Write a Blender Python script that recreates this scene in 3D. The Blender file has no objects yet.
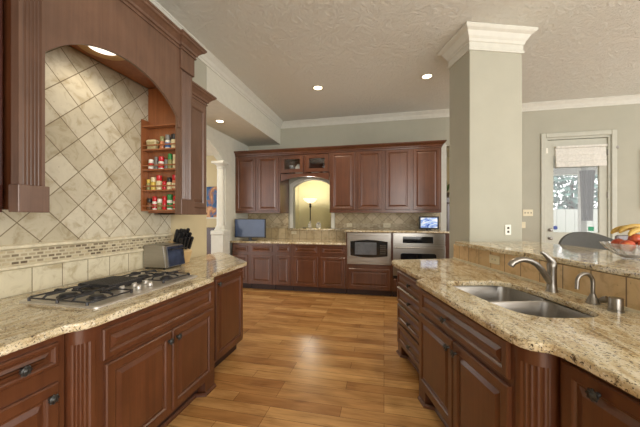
import bpy, bmesh, math, random
from mathutils import Vector, Matrix
random.seed(7)
C = bpy.context.scene.collection
scene = bpy.context.scene
R = math.radians
PI = math.pi

# ------------------------------------------------------------------ camera
YAW = math.atan(64 / 288.0)
cam = bpy.data.objects.new('camera', bpy.data.cameras.new('camera'))
C.objects.link(cam)
cam.location = (0, 0, 1.45)
cam.rotation_euler = (R(90), 0, YAW)
cam.data.sensor_fit = 'HORIZONTAL'
cam.data.sensor_width = 36
cam.data.lens = 36 * 288.0 / 640.0
cam.data.shift_y = 3.5 / 640.0
cam.data.clip_start = 0.02
scene.camera = cam

# ------------------------------------------------------------------ world, lights, exposure
w = bpy.data.worlds.new('world'); scene.world = w
w.use_nodes = True
wb = w.node_tree.nodes['Background']
wb.inputs[0].default_value = (0.99, 0.98, 0.96, 1)
wb.inputs[1].default_value = 2.6

def area(name, loc, target, sx, sy, power, col):
    l = bpy.data.lights.new(name, 'AREA'); l.shape = 'RECTANGLE'
    l.size = sx; l.size_y = sy; l.energy = power; l.color = col
    o = bpy.data.objects.new(name, l); C.objects.link(o)
    o.location = loc
    o.rotation_euler = (Vector(target) - Vector(loc)).to_track_quat('-Z', 'Y').to_euler()
    return o
area('dining_window_daylight', (4.6, -1.0, 1.9), (0.0, 3.6, 1.5), 2.6, 2.2, 110, (1.0, 0.97, 0.92))
area('breakfast_window_daylight', (1.9, -3.0, 1.9), (-0.2, 3.5, 1.6), 3.0, 2.4, 130, (1.0, 0.95, 0.88))

vs = scene.view_settings
vs.view_transform = 'Standard'
vs.look = 'None'
vs.exposure = -0.02
vs.gamma = 1.0
vs.use_curve_mapping = False

# ------------------------------------------------------------------ material helpers
def srgb(r, g, b):
    f = lambda c: ((c / 255 + 0.055) / 1.055) ** 2.4 if c / 255 > 0.04045 else c / 255 / 12.92
    return (f(r), f(g), f(b), 1)

class NT:
    def __init__(s, name, rough=0.5, metal=0.0, spec=0.5):
        m = bpy.data.materials.new(name); m.use_nodes = True
        s.m = m; s.t = m.node_tree; s.b = s.t.nodes['Principled BSDF']
        s.b.inputs['Roughness'].default_value = rough
        s.b.inputs['Metallic'].default_value = metal
        s.b.inputs['Specular IOR Level'].default_value = spec
        s.tc = None
    def n(s, typ, **kw):
        nd = s.t.nodes.new(typ)
        for k, v in kw.items():
            if k.startswith('i_'):
                nd.inputs[k[2:].replace('_', ' ')].default_value = v
            else: setattr(nd, k, v)
        return nd
    def l(s, a, b): s.t.links.new(a, b)
    def co(s, scale=(1, 1, 1), rot=(0, 0, 0), loc=(0, 0, 0), src='Object'):
        if s.tc is None: s.tc = s.n('ShaderNodeTexCoord')
        mp = s.n('ShaderNodeMapping')
        mp.inputs['Scale'].default_value = scale
        mp.inputs['Rotation'].default_value = rot
        mp.inputs['Location'].default_value = loc
        s.l(s.tc.outputs[src], mp.inputs['Vector'])
        return mp.outputs[0]
    def noise(s, vec, scale, detail=4, rough=0.55, dist=0.0):
        nd = s.n('ShaderNodeTexNoise')
        nd.inputs['Scale'].default_value = scale; nd.inputs['Detail'].default_value = detail
        nd.inputs['Roughness'].default_value = rough; nd.inputs['Distortion'].default_value = dist
        s.l(vec, nd.inputs['Vector']); return nd.outputs['Fac']
    def ramp(s, fac, stops, interp='LINEAR'):
        nd = s.n('ShaderNodeValToRGB'); cr = nd.color_ramp; cr.interpolation = interp
        while len(cr.elements) < len(stops): cr.elements.new(0.5)
        for e, (p, c) in zip(cr.elements, stops): e.position = p; e.color = c
        s.l(fac, nd.inputs['Fac']); return nd.outputs['Color']
    def mix(s, fac, a, b, mode='MIX'):
        nd = s.n('ShaderNodeMix', data_type='RGBA', blend_type=mode)
        for sock, v in ((nd.inputs[0], fac), (nd.inputs[6], a), (nd.inputs[7], b)):
            if hasattr(v, 'links'): s.l(v, sock)
            else: sock.default_value = v
        return nd.outputs[2]
    def bump(s, h, strength, dist=0.01):
        nd = s.n('ShaderNodeBump'); nd.inputs['Strength'].default_value = strength; nd.inputs['Distance'].default_value = dist
        s.l(h, nd.inputs['Height']); s.l(nd.outputs[0], s.b.inputs['Normal'])
    def col(s, c):
        if hasattr(c, 'links'): s.l(c, s.b.inputs['Base Color'])
        else: s.b.inputs['Base Color'].default_value = c
        return s

def mat_plain(name, c, rough=0.5, metal=0.0, vary=0.06, scale=12, bump=0.0, spec=0.5):
    k = NT(name, rough, metal, spec)
    f = k.noise(k.co(), scale)
    d = tuple(max(0, x * (1 - vary * 2)) for x in c[:3]) + (1,)
    e = tuple(min(1, x * (1 + vary * 2)) for x in c[:3]) + (1,)
    k.col(k.ramp(f, [(0.3, d), (0.7, e)]))
    if bump: k.bump(f, bump)
    return k.m

def mat_emit(name, c, strength):
    k = NT(name); k.col(c)
    k.b.inputs['Emission Color'].default_value = c
    k.b.inputs['Emission Strength'].default_value = strength
    return k.m

def mat_wood(name, dark, mid, light, grain=(34, 34, 1.3), rough=0.32):
    k = NT(name, rough)
    f = k.noise(k.co(grain), 1.0, 5, 0.6, 0.6)
    g = k.noise(k.co((2.2, 2.2, 1.2)), 1.0, 2)
    a = k.ramp(f, [(0.2, dark), (0.5, mid), (0.85, light)])
    bl = k.noise(k.co((5, 5, 4)), 1.0, 4, 0.65, 0.4)
    b = k.ramp(g, [(0.3, (0.78, 0.76, 0.75, 1)), (0.7, (1.12, 1.1, 1.08, 1))])
    c = k.mix(1.0, a, b, 'MULTIPLY')
    k.col(k.mix(1.0, c, k.ramp(bl, [(0.3, (0.84, 0.84, 0.84, 1)), (0.7, (1.1, 1.1, 1.1, 1))]), 'MULTIPLY'))
    k.b.inputs['Coat Weight'].default_value = 0.5
    k.b.inputs['Coat Roughness'].default_value = 0.22
    k.bump(bl, 0.05)
    return k.m

def mat_granite(name, rot=0.0):
    k = NT(name, 0.07)
    v = k.co((1, 1, 1), (0, 0, rot))
    vs_ = k.co((1.0, 0.30, 1.0), (0, 0, rot))
    big = k.noise(vs_, 13, 5, 0.62, 1.4)
    base = k.ramp(big, [(0.28, srgb(126, 100, 64)), (0.40, srgb(184, 162, 122)), (0.52, srgb(212, 197, 162)), (0.64, srgb(226, 216, 192)), (0.78, srgb(168, 142, 100))])
    blob = k.noise(v, 30, 4, 0.68, 0.8)
    dk = k.ramp(blob, [(0.57, (0, 0, 0, 1)), (0.66, (0.75, 0.75, 0.75, 1))])
    c2 = k.mix(dk, base, srgb(112, 84, 54))
    wl = k.noise(v, 55, 3, 0.6)
    wh = k.ramp(wl, [(0.58, (0, 0, 0, 1)), (0.68, (0.85, 0.85, 0.85, 1))])
    c3 = k.mix(wh, c2, srgb(232, 226, 208))
    fine = k.noise(v, 105, 3, 0.7)
    spk = k.ramp(fine, [(0.37, (0.95, 0.95, 0.95, 1)), (0.44, (0, 0, 0, 1))])
    c4 = k.mix(spk, c3, srgb(58, 44, 34))
    md = k.noise(v, 44, 2, 0.6, 0.5)
    sp2 = k.ramp(md, [(0.30, (0.9, 0.9, 0.9, 1)), (0.37, (0, 0, 0, 1))])
    k.col(k.mix(sp2, c4, srgb(52, 40, 34)))
    return k.m

def mat_tile(name, axis, tw, th, rot, org, c1, c2, grout, mortar=0.004, offset=0.0, stain=None, rough=0.4, off2=2):
    """tiles laid on a wall; axis 'y': the wall runs along Y, 'x': along X"""
    k = NT(name, rough)
    tc = k.n('ShaderNodeTexCoord'); k.tc = tc
    sep = k.n('ShaderNodeSeparateXYZ'); k.l(tc.outputs['Object'], sep.inputs[0])
    cb = k.n('ShaderNodeCombineXYZ')
    k.l(sep.outputs[1 if axis == 'y' else 0], cb.inputs[0]); k.l(sep.outputs[2], cb.inputs[1])
    sub = k.n('ShaderNodeVectorMath', operation='SUBTRACT'); k.l(cb.outputs[0], sub.inputs[0])
    sub.inputs[1].default_value = (org[0], org[1], 0)
    mp = k.n('ShaderNodeMapping'); mp.inputs['Rotation'].default_value = (0, 0, rot)
    k.l(sub.outputs[0], mp.inputs['Vector'])
    br = k.n('ShaderNodeTexBrick'); br.offset = offset; br.offset_frequency = off2; br.squash = 1.0
    br.inputs['Scale'].default_value = 1.0
    br.inputs['Brick Width'].default_value = tw; br.inputs['Row Height'].default_value = th
    br.inputs['Mortar Size'].default_value = mortar; br.inputs['Mortar Smooth'].default_value = 0.2
    br.inputs['Color1'].default_value = c1; br.inputs['Color2'].default_value = c2; br.inputs['Mortar'].default_value = grout
    br.inputs['Bias'].default_value = 0.0
    k.l(mp.outputs[0], br.inputs['Vector'])
    f = k.noise(k.co(), 9, 6, 0.65, 0.8)
    st = k.ramp(f, [(0.32, stain or (0.72, 0.66, 0.56, 1)), (0.5, (1, 1, 1, 1)), (0.72, (1.08, 1.08, 1.08, 1))])
    c = k.mix(1.0, br.outputs['Color'], st, 'MULTIPLY')
    pit = k.noise(k.co(), 42, 3, 0.7)
    pm = k.ramp(pit, [(0.27, (1, 1, 1, 1)), (0.33, (0, 0, 0, 1))])
    k.col(k.mix(pm, c, srgb(140, 122, 92)))
    inv = k.n('ShaderNodeMath', operation='SUBTRACT'); inv.inputs[0].default_value = 1.0
    k.l(br.outputs['Fac'], inv.inputs[1])
    k.bump(inv.outputs[0], 0.35, 0.004)
    return k.m

def mat_floor():
    k = NT('hickory_planks', 0.27)
    v = k.co()
    br = k.n('ShaderNodeTexBrick'); br.offset = 0.37; br.offset_frequency = 3
    br.inputs['Scale'].default_value = 1.0
    br.inputs['Brick Width'].default_value = 0.85; br.inputs['Row Height'].default_value = 0.115
    br.inputs['Mortar Size'].default_value = 0.0016; br.inputs['Mortar Smooth'].default_value = 0.1
    br.inputs['Color1'].default_value = srgb(202, 160, 104); br.inputs['Color2'].default_value = srgb(164, 118, 70)
    br.inputs['Mortar'].default_value = srgb(96, 64, 34)
    k.l(v, br.inputs['Vector'])
    g = k.noise(k.co((3.0, 38, 1)), 1.0, 5, 0.6, 0.7)
    gm = k.ramp(g, [(0.28, (0.76, 0.69, 0.60, 1)), (0.5, (1, 1, 1, 1)), (0.75, (1.18, 1.14, 1.08, 1))])
    c = k.mix(1.0, br.outputs['Color'], gm, 'MULTIPLY')
    b = k.noise(k.co((2.2, 7, 1)), 1.0, 3, 0.6, 0.5)
    bm_ = k.ramp(b, [(0.3, (0.74, 0.68, 0.60, 1)), (0.6, (1.1, 1.08, 1.05, 1))])
    k.col(k.mix(1.0, c, bm_, 'MULTIPLY'))
    inv = k.n('ShaderNodeMath', operation='SUBTRACT'); inv.inputs[0].default_value = 1.0
    k.l(br.outputs['Fac'], inv.inputs[1])
    k.bump(inv.outputs[0], 0.25, 0.003)
    return k.m

def mat_ceiling():
    k = NT('stomped_plaster', 0.9)
    v = k.co()
    a = k.noise(v, 6, 7, 0.72, 2.2)
    b = k.noise(k.co((1, 0.45, 1), (0, 0, 0.6)), 30, 4, 0.7, 1.4)
    h = k.mix(0.45, k.ramp(a, [(0.42, (0, 0, 0, 1)), (0.62, (1, 1, 1, 1))]), b)
    k.col(srgb(222, 221, 211))
    k.bump(h, 0.6, 0.04)
    return k.m

def mat_brushed(name, c, rough=0.28, stretch=(3, 3, 160)):
    k = NT(name, rough, 1.0)
    f = k.noise(k.co(stretch), 1.0, 3, 0.6)
    d = tuple(x * 0.88 for x in c[:3]) + (1,)
    k.col(k.ramp(f, [(0.3, d), (0.7, c)]))
    return k.m

def mat_glass(name, c=(1, 1, 1, 1), rough=0.02, trans=0.9):
    k = NT(name, rough)
    k.b.inputs['Transmission Weight'].default_value = trans
    k.b.inputs['IOR'].default_value = 1.3
    k.col(c)
    return k.m

def mat_pane(name):
    k = NT(name)
    t = k.n('ShaderNodeBsdfTransparent'); g = k.n('ShaderNodeBsdfGlossy'); g.inputs['Roughness'].default_value = 0.02
    mx = k.n('ShaderNodeMixShader'); mx.inputs[0].default_value = 0.07
    k.l(t.outputs[0], mx.inputs[1]); k.l(g.outputs[0], mx.inputs[2])
    out = [n for n in k.t.nodes if n.type == 'OUTPUT_MATERIAL'][0]
    k.l(mx.outputs[0], out.inputs[0])
    return k.m

M = {}
M['cherry'] = mat_wood('cherry_wood', srgb(76, 41, 24), srgb(91, 52, 31), srgb(104, 63, 39))
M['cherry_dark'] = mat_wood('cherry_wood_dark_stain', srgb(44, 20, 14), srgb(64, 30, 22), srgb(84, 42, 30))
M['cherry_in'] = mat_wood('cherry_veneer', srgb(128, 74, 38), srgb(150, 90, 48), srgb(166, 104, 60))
M['hood_wood_sheen'] = mat_wood('hood_wood_sheen', srgb(94, 68, 52), srgb(106, 78, 61), srgb(116, 88, 71), rough=0.42)  # cherry with its greyish sheen painted into the base colour
M['granite'] = mat_granite('gold_granite', 0.5)
M['granite_island'] = mat_granite('gold_granite_slab', 1.0)
M['wall'] = mat_plain('sage_wall_paint', srgb(170, 168, 152), 0.85, vary=0.02, scale=3)
M['wall_warm'] = mat_plain('warm_wall_tone', srgb(196, 182, 146), 0.85, vary=0.02, scale=3)
M['header'] = mat_plain('pale_lit_header', srgb(204, 202, 188), 0.8, vary=0.02)  # paler than the walls, the light on it put into the colour
M['trim'] = mat_plain('white_trim_paint', srgb(206, 205, 194), 0.5, vary=0.02)
M['ceiling'] = mat_ceiling()
M['floor'] = mat_floor()
T1, T2, TG = srgb(206, 198, 175), srgb(180, 170, 144), srgb(122, 108, 82)
M['diag'] = mat_tile('travertine_diagonal', 'y', 0.181, 0.181, R(45), (1.772, 1.541), T1, T2, TG, 0.0035)
M['square'] = mat_tile('travertine_square', 'y', 0.187, 0.25, 0, (1.4705, 0.93), srgb(212, 204, 178), srgb(198, 188, 158), TG, 0.003)
M['mosaic'] = mat_tile('travertine_mosaic', 'y', 0.046, 0.0245, 0, (0, 1.142), srgb(196, 182, 150), srgb(92, 76, 56), srgb(196, 186, 158), 0.0055, 0.5, stain=(0.8, 0.76, 0.7, 1))
M['rail'] = mat_plain('travertine_rail', srgb(214, 204, 176), 0.4, vary=0.07, scale=25)
M['diag_far'] = mat_tile('far_diagonal', 'x', 0.16, 0.16, R(45), (-0.03, 1.345), srgb(196, 180, 148), srgb(170, 154, 120), srgb(120, 104, 76), 0.004)
M['square_far'] = mat_tile('far_square', 'x', 0.17, 0.25, 0, (0, 0.945), srgb(196, 178, 142), srgb(180, 160, 122), srgb(120, 104, 76), 0.004)
M['mosaic_far'] = mat_tile('far_mosaic', 'x', 0.05, 0.03, 0, (0, 1.24), srgb(190, 176, 146), srgb(146, 128, 98), srgb(180, 166, 136), 0.004, 0.5)
M['square_bar'] = mat_tile('bar_travertine', 'y', 0.20, 0.30, 0, (0.06, 0.955), srgb(214, 184, 138), srgb(198, 168, 122), srgb(126, 102, 70), 0.0045)
M['door_paint'] = mat_plain('door_paint', srgb(184, 184, 170), 0.5, vary=0.02)
M['nickel'] = mat_brushed('brushed_nickel', (0.30, 0.28, 0.25, 1), 0.36, (60, 60, 60))
M['steel'] = mat_brushed('stainless_steel', (0.42, 0.40, 0.37, 1), 0.30, (4, 160, 160))
M['steel_tray'] = mat_plain('cooktop_steel', (0.66, 0.63, 0.58, 1), 0.38, 0.75, vary=0.03, scale=90)
M['steel_sink'] = mat_brushed('satin_steel', (0.52, 0.50, 0.47, 1), 0.36, (60, 4, 60))
M['iron'] = mat_plain('cast_iron', srgb(44, 43, 45), 0.4, vary=0.15, scale=60)
M['black'] = mat_plain('black_plastic', srgb(24, 25, 28), 0.3, vary=0.1)
M['black_glass'] = mat_plain('black_glass', srgb(22, 24, 28), 0.06, vary=0.05)
M['blue_glass'] = mat_plain('dark_blue_glass', srgb(38, 44, 62), 0.1, vary=0.3, scale=14)
M['bronze'] = mat_plain('antique_bronze', srgb(72, 72, 70), 0.38, 0.7, vary=0.25, scale=180)
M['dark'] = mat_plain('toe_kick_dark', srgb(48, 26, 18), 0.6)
M['plate'] = mat_plain('almond_plastic', srgb(214, 204, 172), 0.4, vary=0.02)
M['plate_white'] = mat_plain('white_plastic', srgb(228, 226, 214), 0.4, vary=0.02)
M['slot'] = mat_plain('socket_slots', srgb(70, 64, 52), 0.5)
M['lamp_on'] = mat_emit('lamp_glow', (1.0, 0.86, 0.62, 1), 9.0)
M['can_trim'] = mat_plain('can_trim', srgb(206, 200, 186), 0.4)
M['screen'] = mat_plain('switched_off_screen', srgb(66, 80, 108), 0.12, vary=0.12, scale=2)
M['glass'] = mat_pane('window_glass')
M['clear'] = mat_glass('crystal_glass', (0.95, 0.96, 0.96, 1), 0.05, 0.75)
M['grey_fabric'] = mat_plain('grey_upholstery', srgb(72, 72, 68), 0.8, vary=0.05, scale=90)
M['black_metal'] = mat_plain('black_metal', srgb(34, 32, 30), 0.4, 0.6)
M['fence'] = mat_plain('white_boards', srgb(170, 172, 168), 0.7, vary=0.02)
M['leaf'] = mat_plain('tree_leaves', srgb(92, 122, 116), 0.6, vary=0.3, scale=3)
M['bark'] = mat_plain('bark', srgb(90, 76, 62), 0.9, vary=0.2)
M['concrete'] = mat_plain('patio_concrete', srgb(190, 186, 176), 0.85, vary=0.05)
M['blind'] = mat_plain('white_blind_fabric', srgb(214, 212, 204), 0.8, vary=0.05, scale=30)
M['grey_post'] = mat_plain('grey_drape', srgb(76, 72, 66), 0.85, vary=0.15, scale=30)

# ------------------------------------------------------------------ mesh helpers
class MB:
    def __init__(s): s.v = []; s.f = []; s.T = Matrix.Identity(4)
    def add(s, vs, fs):
        k = len(s.v)
        s.v += [s.T @ Vector(p) for p in vs]; s.f += [tuple(k + i for i in f) for f in fs]; return s
    def box(s, x0, x1, y0, y1, z0, z1):
        return s.add([(x0, y0, z0), (x1, y0, z0), (x1, y1, z0), (x0, y1, z0), (x0, y0, z1), (x1, y0, z1), (x1, y1, z1), (x0, y1, z1)],
                     [(0, 3, 2, 1), (4, 5, 6, 7), (0, 1, 5, 4), (1, 2, 6, 5), (2, 3, 7, 6), (3, 0, 4, 7)])
    def cbox(s, x0, x1, y0, y1, z0, z1, c):
        """box with chamfered edges seen from every side"""
        L = [(c, 0), (0, c)]
        rings = []
        for (i, z) in ((c, z0), (0, z0 + c), (0, z1 - c), (c, z1)):
            a, b, d, e = x0 + i, x1 - i, y0 + i, y1 - i
            rings.append([(a + c, d, z), (b - c, d, z), (b, d + c, z), (b, e - c, z), (b - c, e, z), (a + c, e, z), (a, e - c, z), (a, d + c, z)])
        return s.loft(rings)
    def loft(s, rings, cap0=True, cap1=True, closed=True):
        n = len(rings[0]); vs = [p for r in rings for p in r]; fs = []
        for i in range(len(rings) - 1):
            for j in range(n if closed else n - 1):
                a = i * n + j; b = i * n + (j + 1) % n
                fs.append((a, b, b + n, a + n))
        if cap0: fs.append(tuple(reversed(range(n))))
        if cap1: fs.append(tuple((len(rings) - 1) * n + j for j in range(n)))
        return s.add(vs, fs)
    def prism(s, poly, z0, z1):
        return s.loft([[(x, y, z0) for x, y in poly], [(x, y, z1) for x, y in poly]])
    def lathe(s, prof, seg=24, cap0=True, cap1=True):
        return s.loft([[(r * math.cos(2 * PI * j / seg), r * math.sin(2 * PI * j / seg), z) for j in range(seg)] for r, z in prof], cap0, cap1)
    def tube(s, pts, rad, seg=10):
        pts = [Vector(p) for p in pts]; rings = []
        rs = rad if isinstance(rad, (list, tuple)) else [rad] * len(pts)
        up = None
        for i, p in enumerate(pts):
            t = (pts[min(i + 1, len(pts) - 1)] - pts[max(i - 1, 0)]).normalized()
            if up is None:
                up = t.orthogonal().normalized()
            up = (up - t * up.dot(t)).normalized(); sd = t.cross(up)
            rings.append([p + (up * math.cos(2 * PI * j / seg) + sd * math.sin(2 * PI * j / seg)) * rs[i] for j in range(seg)])
        return s.loft(rings)
    def panel(s, x0, x1, z0, z1, loops):
        """nested rectangles in the xz plane; loops = (inset, y); front is -y"""
        rings = [[(x0 + i, y, z0 + i), (x1 - i, y, z0 + i), (x1 - i, y, z1 - i), (x0 + i, y, z1 - i)] for i, y in loops]
        return s.loft(rings)
    def sweep(s, prof, path, closed=False):
        """profile (out, z) swept along a 2-D path with mitred corners; out is to the right of travel"""
        P = [Vector(p) for p in path]; n = len(P); rings = []
        for i in range(n):
            d1 = (P[i] - P[i - 1]).normalized() if (i > 0 or closed) else None
            d2 = (P[(i + 1) % n] - P[i]).normalized() if (i < n - 1 or closed) else None
            d1 = d1 or d2; d2 = d2 or d1
            n1 = Vector((d1.y, -d1.x)); n2 = Vector((d2.y, -d2.x))
            m = (n1 + n2); m = m / max(0.2, (1 + n1.dot(n2)))
            rings.append([(P[i].x + m.x * o, P[i].y + m.y * o, z) for o, z in prof])
        if closed: rings.append(rings[0])
        return s.loft(rings, not closed, not closed)
    def obj(s, name, mat, parent=None, smooth=None, bevel=0, loc=None):
        me = bpy.data.meshes.new(name)
        me.from_pydata([tuple(p) for p in s.v], [], s.f); me.validate(); me.update()
        bm = bmesh.new(); bm.from_mesh(me); bmesh.ops.recalc_face_normals(bm, faces=bm.faces); bm.to_mesh(me); bm.free()
        o = bpy.data.objects.new(name, me); C.objects.link(o)
        if mat is not None: me.materials.append(M[mat] if isinstance(mat, str) else mat)
        if parent is not None: o.parent = parent
        if loc: o.location = loc
        if smooth:
            me.polygons.foreach_set('use_smooth', [True] * len(me.polygons))
            me.set_sharp_from_angle(angle=R(smooth))
        if bevel:
            b = o.modifiers.new('bevel', 'BEVEL'); b.width = bevel; b.segments = 2; b.limit_method = 'ANGLE'
        return o

def tag(o, label, cat, group=None):
    o['label'] = label; o['category'] = cat
    if group: o['group'] = group
    return o
def thing(name, label, cat, loc=(0, 0, 0), rz=0, group=None):
    o = bpy.data.objects.new(name, None); C.objects.link(o)
    o.location = loc; o.rotation_euler = (0, 0, rz); o.empty_display_size = 0.1
    return tag(o, label, cat, group)
def struct(o):
    o['kind'] = 'structure'; return o

def arc(cx, cy, r, a0, a1, n):
    return [(cx + r * math.cos(R(a0 + (a1 - a0) * i / n)), cy + r * math.sin(R(a0 + (a1 - a0) * i / n))) for i in range(n + 1)]
def rrect(x0, x1, y0, y1, r, n=5):
    return arc(x1 - r, y0 + r, r, -90, 0, n) + arc(x1 - r, y1 - r, r, 0, 90, n) + arc(x0 + r, y1 - r, r, 90, 180, n) + arc(x0 + r, y0 + r, r, 180, 270, n)

def slab(name, mat, poly, z0, z1, holes=(), bevel=0.008):
    """stone slab with eased edges and cut-outs, via a filled 2-D curve"""
    cu = bpy.data.curves.new(name, 'CURVE'); cu.dimensions = '2D'; cu.fill_mode = 'BOTH'
    for pl in [poly] + list(holes):
        sp = cu.splines.new('POLY'); sp.points.add(len(pl) - 1); sp.use_cyclic_u = True
        for p, q in zip(sp.points, pl): p.co = (q[0], q[1], 0, 1)
    cu.extrude = (z1 - z0) / 2 - bevel; cu.bevel_depth = bevel; cu.bevel_resolution = 2; cu.offset = -bevel
    t = bpy.data.objects.new('t', cu); C.objects.link(t)
    dg = bpy.context.evaluated_depsgraph_get()
    me = bpy.data.meshes.new_from_object(t.evaluated_get(dg))
    bpy.data.objects.remove(t); me.name = name
    for v in me.vertices: v.co.z += (z0 + z1) / 2
    o = bpy.data.objects.new(name, me); C.objects.link(o)
    me.materials.clear(); me.materials.append(M[mat])
    return o

# ------------------------------------------------------------------ room shell
ZC = 3.62           # ceiling
YB = 6.30           # back wall
struct(MB().box(-7.5, 7.0, -3.2, 11.0, -0.12, 0).obj('floor', 'floor'))
struct(MB().box(-2.45, 7.0, -3.2, YB + 0.2, ZC, ZC + 0.15).obj('ceiling', 'ceiling'))
# left wall behind the cooktop, carries up to the ceiling
struct(MB().box(-2.48, -2.335, -3.2, 3.46, 0, 1.6).obj('wall_left', 'wall_warm'))  # lower part in a warmer colour than the upper
struct(MB().box(-2.48, -2.335, -3.2, 3.46, 1.6, ZC).obj('wall_left_upper', 'wall'))
struct(MB().box(-2.48, 0.3, -3.35, -3.2, 0, ZC).obj('rear_light_block', 'wall'))  # unseen, added behind the camera to keep light off the column's left face
# header over the opening: flush face, low underside that runs across to the arcade
struct(MB().box(-3.14, -2.335, 3.462, YB, 3.125, ZC).obj('wall_left_header', 'header'))
struct(MB().box(-3.14, -2.482, -3.2, 3.46, 3.125, 3.3).obj('ceiling_left', 'ceiling'))
# back wall with an arched pass-through
def arched_wall(name, mat, x0, x1, z0, z1, y0, y1, a0, a1, zs, zsp, rise, swap=False):
    """wall x0..x1 with an arch-topped hole a0..a1 from zs up to spring zsp plus rise; swap lays it along Y"""
    half = (a1 - a0) / 2; rad = (half * half + rise * rise) / (2 * rise); cx = (a0 + a1) / 2; cz = zsp + rise - rad
    th = math.asin(half / rad)
    ar = [(cx + rad * math.sin(th - 2 * th * i / 20), cz + rad * math.cos(th - 2 * th * i / 20)) for i in range(21)]
    m = MB()
    def put(poly):
        if swap: m.loft([[(y0, a, b) for a, b in poly], [(y1, a, b) for a, b in poly]])
        else: m.loft([[(a, y0, b) for a, b in poly], [(a, y1, b) for a, b in poly]])
    put([(x0, z0), (a0, z0), (a0, z1), (x0, z1)]); put([(a1, z0), (x1, z0), (x1, z1), (a1, z1)])
    if zs > z0: put([(a0, z0), (a1, z0), (a1, zs), (a0, zs)])
    for i in range(20):
        (ax, az), (bx, bz) = ar[i], ar[i + 1]
        put([(bx, bz), (ax, az), (ax, z1), (bx, z1)])
    return m.obj(name, mat), ar
bw, arch_pts = arched_wall('wall_back', 'wall', -3.4, 1.22, 0, ZC, YB, YB + 0.17, -2.03, -1.14, 1.15, 2.13, 0.17)
struct(bw)
# wall above the doorway beside the ovens, and the dining wall with the patio door hole
struct(MB().box(1.222, 2.30, YB, YB + 0.15, 2.90, ZC).obj('wall_back_lintel', 'wall'))
m = MB()
DX0, DX1, DZ = 3.01, 4.05, 2.955
m.box(2.302, DX0, YB, YB + 0.15, 0, ZC).box(DX1, 7.0, YB, YB + 0.15, 0, ZC).box(DX0, DX1, YB, YB + 0.15, DZ, ZC)
struct(m.obj('wall_dining', 'wall'))
# hall beyond the arcade, room beyond the pass-through, room beyond the doorway
struct(MB().box(-7.5, -3.6, 7.75, 7.9, 0, 3.3).box(-3.6, -3.42, 6.3, 7.9, 0, 3.3).obj('wall_hall', 'wall_warm'))
struct(MB().box(-7.5, -3.142, -3.2, 7.9, 3.3, 3.4).obj('ceiling_hall', 'ceiling'))
struct(MB().box(-3.2, 1.3, 8.3, 8.45, 0, 3.0).box(-2.65, -2.50, 6.4, 8.3, 0, 3.0).obj('wall_study', mat_plain('study_paint', srgb(216, 208, 172), 0.85, vary=0.01)))
struct(MB().box(-3.2, 2.38, 6.48, 8.45, 3.0, 3.1).obj('ceiling_study', 'ceiling'))
struct(MB().box(1.302, 2.38, 8.0, 8.15, 0, 2.999).box(2.302, 2.38, YB + 0.152, 7.999, 0.021, 2.999).obj('wall_passage', 'wall_warm'))  # side box is unseen, added to keep sky light out of the passage

# arcade wall between kitchen and hall, with its arch springing from the column capital
aw, _ = arched_wall('wall_arcade', 'header', -1.0, YB, 0, 3.3, -3.30, -3.142, 1.4, 5.30, 0, 2.56, 0.55, swap=True)
struct(aw)

# crown mouldings of the room
CR = [(0, -0.13), (0.012, -0.13), (0.016, -0.105), (0.03, -0.095), (0.05, -0.06), (0.085, -0.03), (0.095, -0.018), (0.105, -0.014), (0.105, 0), (0, 0)]
cr = lambda z, k=1.0, kz=1.0: [(o * k, z + h * kz) for o, h in CR]
struct(MB().sweep(cr(ZC - 0.001), [(-2.334, -3.0), (-2.334, YB - 0.001), (7.0, YB - 0.001)]).obj('trim_1', 'trim'))
# casings: pass-through arch lining and the white jamb beside the wall ovens
m = MB()
inner = [(-2.03, 1.2)] + [(a, b) for a, b in reversed(arch_pts)] + [(-1.14, 1.2)]
outer = [(-2.10, 1.2), (-2.10, 2.15)] + [(a + (a + 1.585) * 0.14, b + 0.07) for a, b in reversed(arch_pts)][1:-1] + [(-1.07, 2.15), (-1.07, 1.2)]
k = min(len(inner), len(outer))
ni = [inner[0]] + inner[1:-1] + [inner[-1]]
r0, r1 = [], []
for i in range(len(ni)):
    a, b = ni[i]
    dx = -0.07 if a < -1.9 and b < 2.14 else (0.07 if a > -1.27 and b < 2.14 else (a + 1.585) * 0.12)
    dz = 0 if b < 2.13 else 0.07
    r0.append((a, b)); r1.append((a + dx, b + dz))
for i in range(len(ni) - 1):
    q = [r0[i], r0[i + 1], r1[i + 1], r1[i]]
    m.loft([[(a, YB - 0.02, b) for a, b in q], [(a, YB - 0.001, b) for a, b in q]])
struct(m.obj('trim_2', 'trim'))
struct(MB().box(1.125, 1.225, YB - 0.03, YB - 0.001, 0, 2.95).box(1.2255, 1.24, YB - 0.03, YB + 0.17, 0, 2.92).obj('trim_3', 'trim'))

# column standing on the floor behind the raised bar
CA = (0.961, 3.604); a2 = R(19)
ce = Vector((math.cos(a2), math.sin(a2))); cs = Vector((-math.sin(a2), math.cos(a2)))
A = Vector(CA)
cpoly = [A, A + ce * 0.66, A + ce * 0.66 + cs * 0.42, A + cs * 0.42]
col = tag(MB().prism([tuple(p) for p in cpoly], 0, ZC - 0.001).obj('square_column', 'wall', bevel=0.006), 'sage painted square column rising from the raised bar to the ceiling', 'column')
path = [tuple(cpoly[0]), tuple(cpoly[1]), tuple(cpoly[2]), tuple(cpoly[3])]
CR2 = [(0, -0.25), (0.014, -0.25), (0.014, -0.225), (0.006, -0.215), (0.006, -0.155), (0.016, -0.15), (0.022, -0.12), (0.038, -0.10), (0.062, -0.055), (0.092, -0.036), (0.106, -0.018), (0.106, 0), (0, 0)]
MB().sweep([(o + 0.001, ZC - 0.002 + h) for o, h in CR2], path, True).obj('crown', 'trim', col)

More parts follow.
